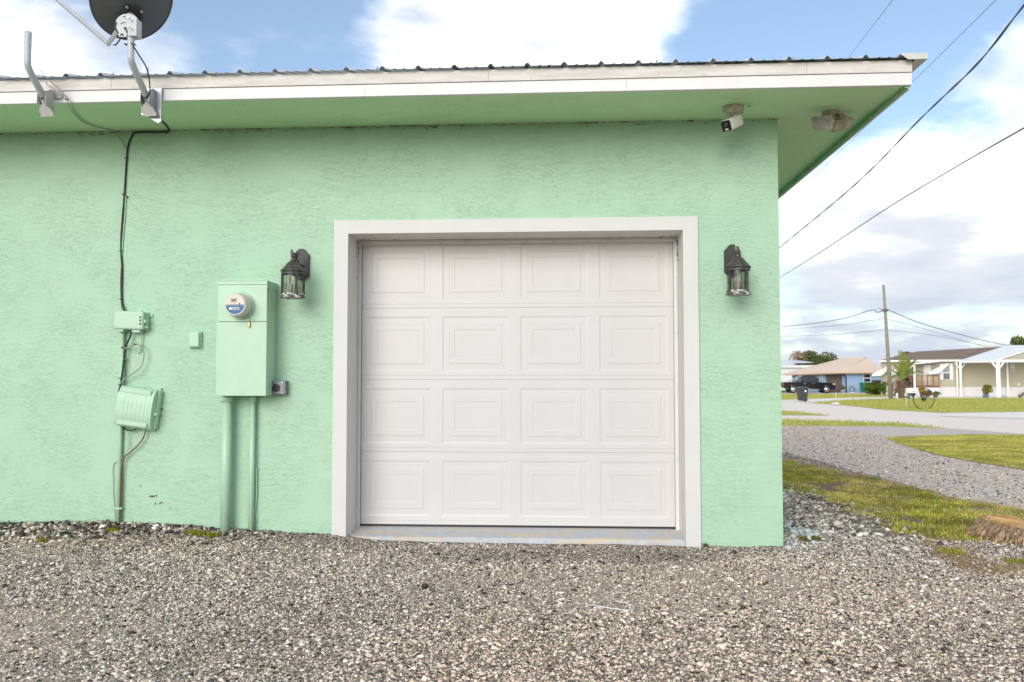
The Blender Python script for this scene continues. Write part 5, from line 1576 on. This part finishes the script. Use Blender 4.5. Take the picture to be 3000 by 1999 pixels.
# carport
c0, c1, c2, c3 = H(1690, 835, -.7), H(2022, 828, -3.6), H(2420, 700, -1.0), H(2112, 698, 2.2)
b = MB(); b.prism([c0, c1, c2, c3], (0, 0, -.10)); cr = b.build('carport_roof', M_whitemet, ho, world=False)
XR_ = hx(2750, -3.6)
q = Vector((0, 0, .22)); b = MB(); b.prism([c0, c1, c1 - q, c0 - q], (-.05, -.05, 0)); b.build('carport_fascia', M_whitemet, cr, world=False)
b = MB(); b.prism([c1, (XR_, -3.0, c1.z), (XR_, -3.0, c1.z - .2), c1 - q], (0, .1, 0)); b.build('carport_fascia', M_whitemet, cr, world=False)
b = MB(); b.prism([(c1.x + .4, c1.y + .12, c1.z), (c2.x, c2.y - .05, c2.z - .15), (XR_, -2.9, c1.z)], (0, .05, 0)); b.build('gable_panel', M_beige, cr, world=False)
b = MB(); b.add([(c0.x, c0.y, c0.z - .12), (c1.x + .1, c1.y + .1, c1.z - .12), (XR_, -2.9, c1.z - .12), (XR_, .85, c1.z - .12), (c0.x, .85, c0.z - .12)], [(0, 1, 2, 3, 4)]); b.build('carport_ceiling', M_whitemet, cr, world=False)
def post(cx_, y, wd, ztop, zb=-.05, braces=True):
    x_ = hx(cx_, y)
    p = MB().box(x_ - wd / 2, x_ + wd / 2, y - wd / 2, y + wd / 2, zb, ztop).build('post', M_whitemet, ho, world=False)
    if braces:
        for sx in (-1, 1): MB().tube([(x_, y, ztop - .65), (x_ + sx * .45, y, ztop - .02)], wd * .28, 6).build('post_brace', M_whitemet, p, world=False)
post(2035, -3.5, .30, c1.z - .2)
post(1703, -.8, .17, c0.z - .15)
post(1672, -.35, .12, zw, braces=False)
post(2117, .75, .17, c0.z - .1, braces=False)
# windows, shutters, awnings
def panel(name, ca, cb, za, zb, y0, y1, mat, par, yl=0.):
    m_ = (ca + cb) / 2
    return MB().box(hx(ca, yl), hx(cb, yl), y0, y1, hz(za, m_, yl), hz(zb, m_, yl)).build(name, mat, par, world=False)
wn = panel('window', 1545, 1612, 1002, 862, -.06, .02, M_wf, ho)
panel('pane', 1551, 1607, 998, 946, -.09, -.055, M_winglass, wn)
panel('pane', 1551, 1607, 938, 868, -.09, -.055, simple('grey window glass', (.16, .18, .19), .1), wn)
panel('shutter', 1612, 1635, 1003, 862, -.05, -.002, M_wf, ho); panel('shutter', 1522, 1545, 1003, 862, -.05, -.002, M_wf, ho)
wn = panel('window', 2140, 2184, 932, 857, .80, .91, M_wf, ho, .9)
panel('pane', 2146, 2178, 928, 900, .77, .81, M_winglass, wn, .9); panel('pane', 2146, 2178, 893, 862, .77, .81, M_winglass, wn, .9)
# hinged sheet awnings: high at the wall, leaning out and down
def side_awning(pts, dep, y):
    b = MB(); b.prism([H(a, c, y) for a, c in pts], (0, -dep, 0)); b.build('awning', M_whitemet, ho, world=False)
side_awning([(1580, 862), (1606, 862), (1508, 950), (1430, 958), (1418, 945), (1425, 935)], .5, -.1)
side_awning([(1050, 892), (1075, 900), (1010, 968), (925, 972), (918, 958)], .6, -.3)
side_awning([(1175, 880), (1215, 885), (1165, 962), (1090, 965), (1082, 948)], .5, -.1)
b = MB(); b.prism([H(1300, 858, -.2), H(1508, 838, -.2), H(1508, 848, -.2), H(1300, 870, -.2), H(1215, 940, -.2), H(1235, 905, -.2)], (0, -1.3, 0)); b.build('porch_awning', M_whitemet, ho, world=False)
# porch
xa, xb = hx(1305, -1.4), hx(1515, -1.4); zt_ = hz(968, 1400, -1.4)
MB().box(xa, xb, -1.4, -.05, .78, .86).build('porch_deck', M_deck, ho, world=False)
MB().box(xa + .05, xb + .02, -1.42, -.06, -.05, .78).build('porch_skirt', M_skirt, ho, world=False)
b = MB(); b.box(xa, xb, -1.4, -1.34, zt_ - .05, zt_ + .02); b.box(xa, xb, -1.4, -1.34, .90, .97)
np_ = 5
for i in range(np_): xx = xa + (xb - xa - .08) * i / (np_ - 1); b.box(xx, xx + .08, -1.4, -1.33, .86, zt_)
rl = b.build('porch_railing', M_deck, ho, world=False)
M_bal = simple('tan baluster', (.42, .28, .17), .7)
nb_ = 24
for i in range(nb_):
    xx = xa + .06 + (xb - xa - .12) * i / nb_
    MB().box(xx, xx + .04, -1.385, -1.355, .96, zt_ - .04).build('baluster', M_bal, rl, world=False)
panel('porch_door', 1375, 1440, 1060, 875, -.06, .0, M_wf, ho)
MB().box(hx(1230, -.5), hx(1305, -.5), -.9, -.1, .6, zt_).build('porch_side', M_deck, ho, world=False)
post(1296, -1.6, .17, hz(880, 1296, -1.6), braces=False)
def rail(pts, r_): MB().tube(pts, r_, 6).build('stair_railing', M_deck, ho, world=False)
rail([H(1165, 985, -1.9), H(1095, 1045, -1.9)], .05); rail([H(1165, 1060, -1.9), H(1095, 1110, -1.9)], .05)
for i in range(6):
    q = i / 5; rail([H(1095 + 70 * q, 1110 - 50 * q, -1.9), H(1095 + 70 * q, 1045 - 60 * q, -1.9)], .03)
p_ = H(1098, 1040, -1.9); rail([(p_.x, -1.9, -.02), p_], .06)
for i in range(4): MB().box(hx(1100, -1.7) + i * .16, hx(1180, -1.7), -2.1, -1.3, i * .2, i * .2 + .2).build('step', M_deck, ho, world=False)
panel('vent_cover', 2205, 2222, 1053, 1035, .82, .9, M_wf, ho, .9)
M_step = simple('brown step', (.20, .14, .12), .8)
for i in range(3): MB().box(hx(2215, 0) + i * .25, hx(2600, 0), -.2 + i * .25, .85, i * .18, i * .18 + .18).build('carport_step', M_step, ho, world=False)

# --- plants and things at the beige house
def shrub(cx_, dep, radv, z, n, leaf, pal, label, seed, name='shrub', cat='shrub', stem=True):
    r = far_root(name, label, cat, cx_, dep)
    crown('foliage', r, (0, 0, z), radv, n, leaf, pal, [2, 2, 1], .5, 12, seed)
    if stem:
        b = MB()
        for i in range(5):
            a = i * 1.26; b.tube([(.05 * math.cos(a), .05 * math.sin(a), -.05), (radv[0] * .35 * math.cos(a), radv[1] * .35 * math.sin(a), z)], .03, 5)
        b.build('stem', M_trunk, r, world=False)
    return r
BR = [(.10, .16, .02), (.16, .24, .03), (.24, .32, .05)]
shrub(935, 82, (1.15, 1.0, .85), .80, 2600, .10, BR, 'rounded bright green shrub beside the green bin', 5)
shrub(1015, 80, (.75, .8, .75), .70, 1500, .10, BR, 'darker low shrub just left of the utility pole', 6)
shrub(1215, 72.5, (.45, .4, 1.0), 1.2, 900, .11, [(.07, .11, .03), (.10, .14, .04), (.05, .08, .03)], 'dark shrub behind the short palm by the steps', 7)
shrub(1345, 72.5, (.42, .3, .26), .62, 700, .07, [(.70, .45, .02), (.60, .50, .04), (.14, .2, .04)], 'yellow flowering plant under the porch', 8, 'flower_bush', 'flowers')
shrub(1395, 71.8, (.75, .3, .28), .33, 800, .08, [(.42, .14, .12), (.30, .22, .06), (.14, .2, .05)], 'reddish flower bed under the porch', 9, 'flower_bush', 'flowers')
shrub(1475, 72, (.38, .3, .26), .28, 500, .08, [(.14, .20, .04), (.22, .26, .06), (.10, .14, .03)], 'low green plant at the end of the flower bed', 10, 'flower_bush', 'flowers')
pl = shrub(1925, 70.5, (.48, .4, .50), .72, 900, .08, [(.18, .24, .03), (.34, .30, .05), (.40, .16, .06)], 'potted orange and green bush in the carport', 12, 'potted_bush', 'plant')
MB().lathe([(.17, 0), (.22, .22), (.2, .22)], (-.15, 0, 0), n=12).build('pot', simple('blue pot', (.08, .12, .26), .4), pl, world=False)
shrub(2072, 70, (.32, .2, .13), .10, 320, .06, [(.75, .75, .72), (.7, .68, .66), (.2, .25, .1)], 'white flowers at the foot of the carport post', 13, 'flower_bush', 'flowers', False)
shrub(2213, 69.5, (.14, .12, .12), .1, 90, .06, BR, 'tiny green plant at the carport edge', 14, 'plant', 'plant', False)
# dark car roof behind the shrub
cr_ = far_root('parked_car', 'dark car roof showing above the shrub by the blue house', 'car', 992, 89)
cr_.rotation_euler = (0, 0, RZ + rad(62))
MB().prism([(x_, -.8, z_) for x_, z_ in ((-2.1, .35), (-2.15, .85), (-1.4, .98), (-.75, 1.40), (.55, 1.42), (1.25, 1.0), (2.1, .85), (2.15, .35))], (0, 1.6, 0)).build('body', M_car, cr_, world=False, bevel=.05)
MB().prism([(x_, -.81, z_) for x_, z_ in ((-1.25, 1.0), (-.7, 1.34), (.5, 1.36), (1.05, 1.0))], (0, 1.62, 0)).build('window', M_cglass, cr_, world=False)
for wx in (-1.35, 1.35):
    for sy in (-.75, .75): MB().lathe([(.32, -.1), (.32, .1)], (wx, sy, .32), (0, 1, 0), 16).build('wheel', M_tyre, cr_, world=False)

# palm with fat trunk
pm_ = far_root('short_palm', 'short palm with fat shaggy trunk in front of the steps', 'palm', 1180, 70)
M_ptr = simple('palm trunk', (.12, .075, .05), .95, col2=(.19, .12, .08), vscale=12, bmp=.7, bscale=14)
b = MB(); b.lathe([(.45, -.05), (.54, .25), (.52, .6), (.42, .95), (.30, 1.25), (.22, 1.45)], n=20)
for i in range(140):
    a = random.uniform(0, 6.28); z = random.uniform(.05, 1.3); rr = .52 - .24 * max(0, z - .5)
    p = Vector((rr * math.cos(a), rr * math.sin(a), z)); b.tube([p, p + Vector((math.cos(a) * .09, math.sin(a) * .09, .12))], [.05, .025], 4, smooth=False)
b.build('trunk', M_ptr, pm_, world=False)
def frond(a, l, rise, droop, colmat, nleaf=26, leaf=.42, base_=(0, 0, 1.35), seed=0):
    r = random.Random(seed); pts = []
    for k in range(11):
        t = k / 10; pts.append(Vector((math.cos(a) * l * t * (.35 + .65 * t ** .5) * (1 - rise * .5), math.sin(a) * l * t * (.35 + .65 * t ** .5) * (1 - rise * .5), base_[2] + l * rise * t - l * droop * t ** 2.4)))
    b = MB(); b.tube(pts, [.035 * (1 - .8 * k / 10) for k in range(11)], 5)
    sd_ = Vector((-math.sin(a), math.cos(a), 0)); leaf *= 1.15
    for k in range(nleaf):
        t = .22 + .78 * k / nleaf; i = min(int(t * 10), 9); q = pts[i].lerp(pts[i + 1], t * 10 - i); tg = (pts[i + 1] - pts[i]).normalized()
        ln = leaf * (1 - .6 * abs(t - .45)) * r.uniform(.85, 1.1)
        for s2 in (-1, 1):
            e = q + sd_ * s2 * ln * .62 + tg * ln * .62 + Vector((0, 0, .10 * ln))
            wv = tg * .028
            b.add([q - wv, q + wv, q.lerp(e, .55) + wv * 1.1 , e, q.lerp(e, .55) - wv * 1.1], [(0, 1, 2, 3, 4)])
    return b.build('frond', colmat, pm_, world=False)
M_fr = simple('palm frond', (.20, .25, .035), .5, col2=(.30, .30, .05), vscale=5); M_fr2 = simple('young palm frond', (.16, .24, .04), .45, col2=(.24, .30, .05), vscale=5)
for i, (a, l, ri, dr) in enumerate([(3.05, 3.0, .62, .58), (-.1, 3.0, .66, .50), (.25, 2.7, .74, .45), (1.9, 2.2, .95, .25), (1.2, 2.3, .9, .3), (-1.5, 2.2, .98, .2), (-1.0, 2.5, .93, .22), (-2.1, 2.5, 1.05, .06), (-.5, 2.9, .80, .40), (2.6, 2.4, .8, .4), (-2.7, 2.7, .7, .5), (.6, 2.7, .72, .5), (-1.8, 2.4, .98, .12), (-.2, 2.3, .95, .25)]):
    frond(a, l, ri, dr, M_fr if i % 2 else M_fr2, seed=i)
for a_, c_ in ((1130, .36), (1290, .42)):
    p = far_root('marker_post', 'short grey marker post at the foot of the palm' if a_ == 1130 else 'small white marker behind the mailbox post', 'post', a_, 69.2)
    MB().tube([(0, 0, -.05), (0, 0, c_)], .09, 8).lathe([(.09, c_), (.05, c_ + .05)], n=8).build('stake', M_wf, p, world=False)
mk = far_root('marker_stake', 'thin white stake in the grass near the black bin', 'stake', 590, 62)
MB().tube([(0, 0, -.05), (0, 0, .62)], .018, 6).build('stake', M_wf, mk, world=False)
MB().tube([(0, 0, .52), (0, 0, .63)], .03, 6).build('stake_tip', simple('red tip', (.5, .2, .15), .6), mk, world=False)
rk = far_root('white_stone', 'pale stone on the far grass near the road edge', 'stone', 590, 51)
bb = MB().lathe([(.05, 0), (.20, .05), (.17, .14), (.06, .18)], n=9, smooth=False); bb.v = [(x_ * 1.3 + random.uniform(-.03, .03), y_, z_ * random.uniform(.8, 1.1)) for x_, y_, z_ in bb.v]
bb.build('stone', simple('pale stone', (.6, .57, .52), .9), rk, world=False)

# mailbox with wagon wheel
mb = far_root('wheel_mailbox', 'white mailbox mounted on a black iron wagon wheel', 'mailbox', 1365, 44.6)
M_iron = simple('black iron', (.025, .025, .027), .5)
R_ = .55
MB().tube([(R_ * math.cos(2 * math.pi * k / 40), 0, R_ - .03 + R_ * math.sin(2 * math.pi * k / 40)) for k in range(41)], .022, 6, caps=False).build('wheel_rim', M_iron, mb, world=False)
MB().lathe([(.05, -.09), (.10, -.06), (.10, .06), (.05, .09)], (0, 0, R_ - .03), (0, 1, 0), 18).build('hub', M_iron, mb, world=False)
for k in range(14):
    a = 2 * math.pi * k / 14
    MB().tube([(.08 * math.cos(a), 0, R_ - .03 + .08 * math.sin(a)), (R_ * math.cos(a), 0, R_ - .03 + R_ * math.sin(a))], .007, 5).build('spoke', M_iron, mb, world=False)
bxp = MB(); pts = [(-.13, 0), (.13, 0), (.13, .14)] + [(.13 * math.cos(rad(a)), .14 + .12 * math.sin(rad(a))) for a in range(15, 166, 15)] + [(-.13, .14)]
bxp.prism([(-.90, p[0], .83 + p[1]) for p in pts], (.56, 0, 0)); bo = bxp.build('mailbox', M_whitemet, mb, world=False, bevel=.008)
rd_ = simple('red lettering', (.55, .06, .05), .6)
b = MB()
for k, (x_, z_, w_, h_) in enumerate(((-.80, .95, .07, .022), (-.72, .93, .06, .02), (-.66, .90, .09, .02))): b.box(x_, x_ + w_, -.136, -.131, z_, z_ + h_)
b.build('lettering', rd_, bo, world=False)
b = MB()
for k in range(5): b.box(-.57 + k * .035, -.548 + k * .035, -.136, -.131, .90, .94)
b.build('house_number', simple('grey lettering', (.25, .25, .25), .6), bo, world=False)
b = MB(); b.prism([(-.70, -.05, .82), (-.42, -.05, .82), (-.50, -.05, .62), (-.56, -.05, .62)], (0, .10, 0)); b.tube([(-.52, 0, .70), (-.545, 0, .52)], .03, 8); b.build('bracket', M_iron, mb, world=False)
orb = far_root('glass_ball', 'white ball hanging near the mailbox bracket', 'ball', 1210, 45.2)
MB().lathe([(.02, 0), (.07, .03), (.095, .10), (.07, .17), (.02, .20)], (0, 0, .62), n=14).tube([(0, 0, -.1), (0, 0, .64)], .012, 6).build('ball', M_wf, orb, world=False)
tl = far_root('teal_ornament', 'small teal ornament under the mailbox', 'ornament', 1236, 45.2)
MB().lathe([(.02, 0), (.055, .04), (.05, .2), (.02, .24)], (0, 0, .48), n=12).tube([(0, 0, -.1), (0, 0, .5)], .01, 6).build('ornament', simple('teal', (.12, .30, .28), .4), tl, world=False)


# --- trees behind the houses
def tree(cx_, dep, z0, h, radv, n, leaf, label, seed, pal=GL):
    r = far_root('tree', label, 'tree', cx_, dep, GZ)
    crown('crown', r, (0, 0, z0), radv, n, leaf, pal, [2, 3, 2], .45, 16, seed)
    b = MB(); b.tube([(0, 0, -.2), (.1, 0, z0 * .5), (0, .1, z0)], [.28, .22, .12], 8)
    rr = random.Random(seed)
    for i in range(7):
        a = rr.uniform(0, 6.28); b.tube([(0, 0, z0 * rr.uniform(.45, .8)), (radv[0] * .5 * math.cos(a), radv[1] * .5 * math.sin(a), z0 + radv[2] * rr.uniform(-.2, .5))], [.12, .04], 5)
    b.build('trunk', M_trunk, r, world=False)
    return r
tree(440, 140, 3.9, 6, (3.8, 3, 2.6), 6500, .20, 'broad green tree rising behind the blue house roof', 21)
tree(560, 142, 3.3, 6, (2.8, 2.5, 1.9), 3200, .20, 'lower right shoulder of green trees behind the blue roof', 22)
tree(330, 138, 3.4, 6, (2.6, 2.5, 2.2), 3000, .20, 'olive green tree left of the broad tree', 23, [(.12, .12, .03), (.16, .16, .045), (.09, .11, .03)])
tree(135, 150, 1.7, 4, (1.6, 2, 1.5), 1500, .2, 'small brownish tree at the edge of the green wall', 24, [(.13, .10, .05), (.10, .10, .04), (.08, .09, .03)])
tree(1190, 120, 4.0, 6, (2.2, 2, 1.4), 2200, .18, 'dark tree top above the house roof behind the palm', 25)
tree(2185, 112, 4.9, 8, (1.7, 2, 2.4), 3600, .18, 'left crown of the trees behind the beige house', 26)
tree(2275, 113, 5.1, 8, (2.2, 2, 2.4), 3600, .18, 'right crown of the trees behind the beige house', 27)
tree(800, 150, 4.2, 6, (.9, 1, 1.1), 600, .16, 'tiny tree top peeking over the tan roof', 28)
# brown dying palm
dp = far_root('dying_palm', 'palm with drooping brown fronds behind the white shed', 'palm', 262, 126)
MB().tube([(0, 0, -.2), (.1, 0, 2.5), (0, 0, 5.0)], [.22, .17, .15], 10).build('trunk', M_ptr, dp, world=False)
pm_ = dp
M_dfr = simple('brown frond', (.30, .19, .11), .8, col2=(.22, .14, .07), vscale=3)
for i in range(11):
    frond(i * .571, 2.3, .45 + .2 * (i % 3), 1.05, M_dfr, 22, .5, (0, 0, 5.0), seed=40 + i)
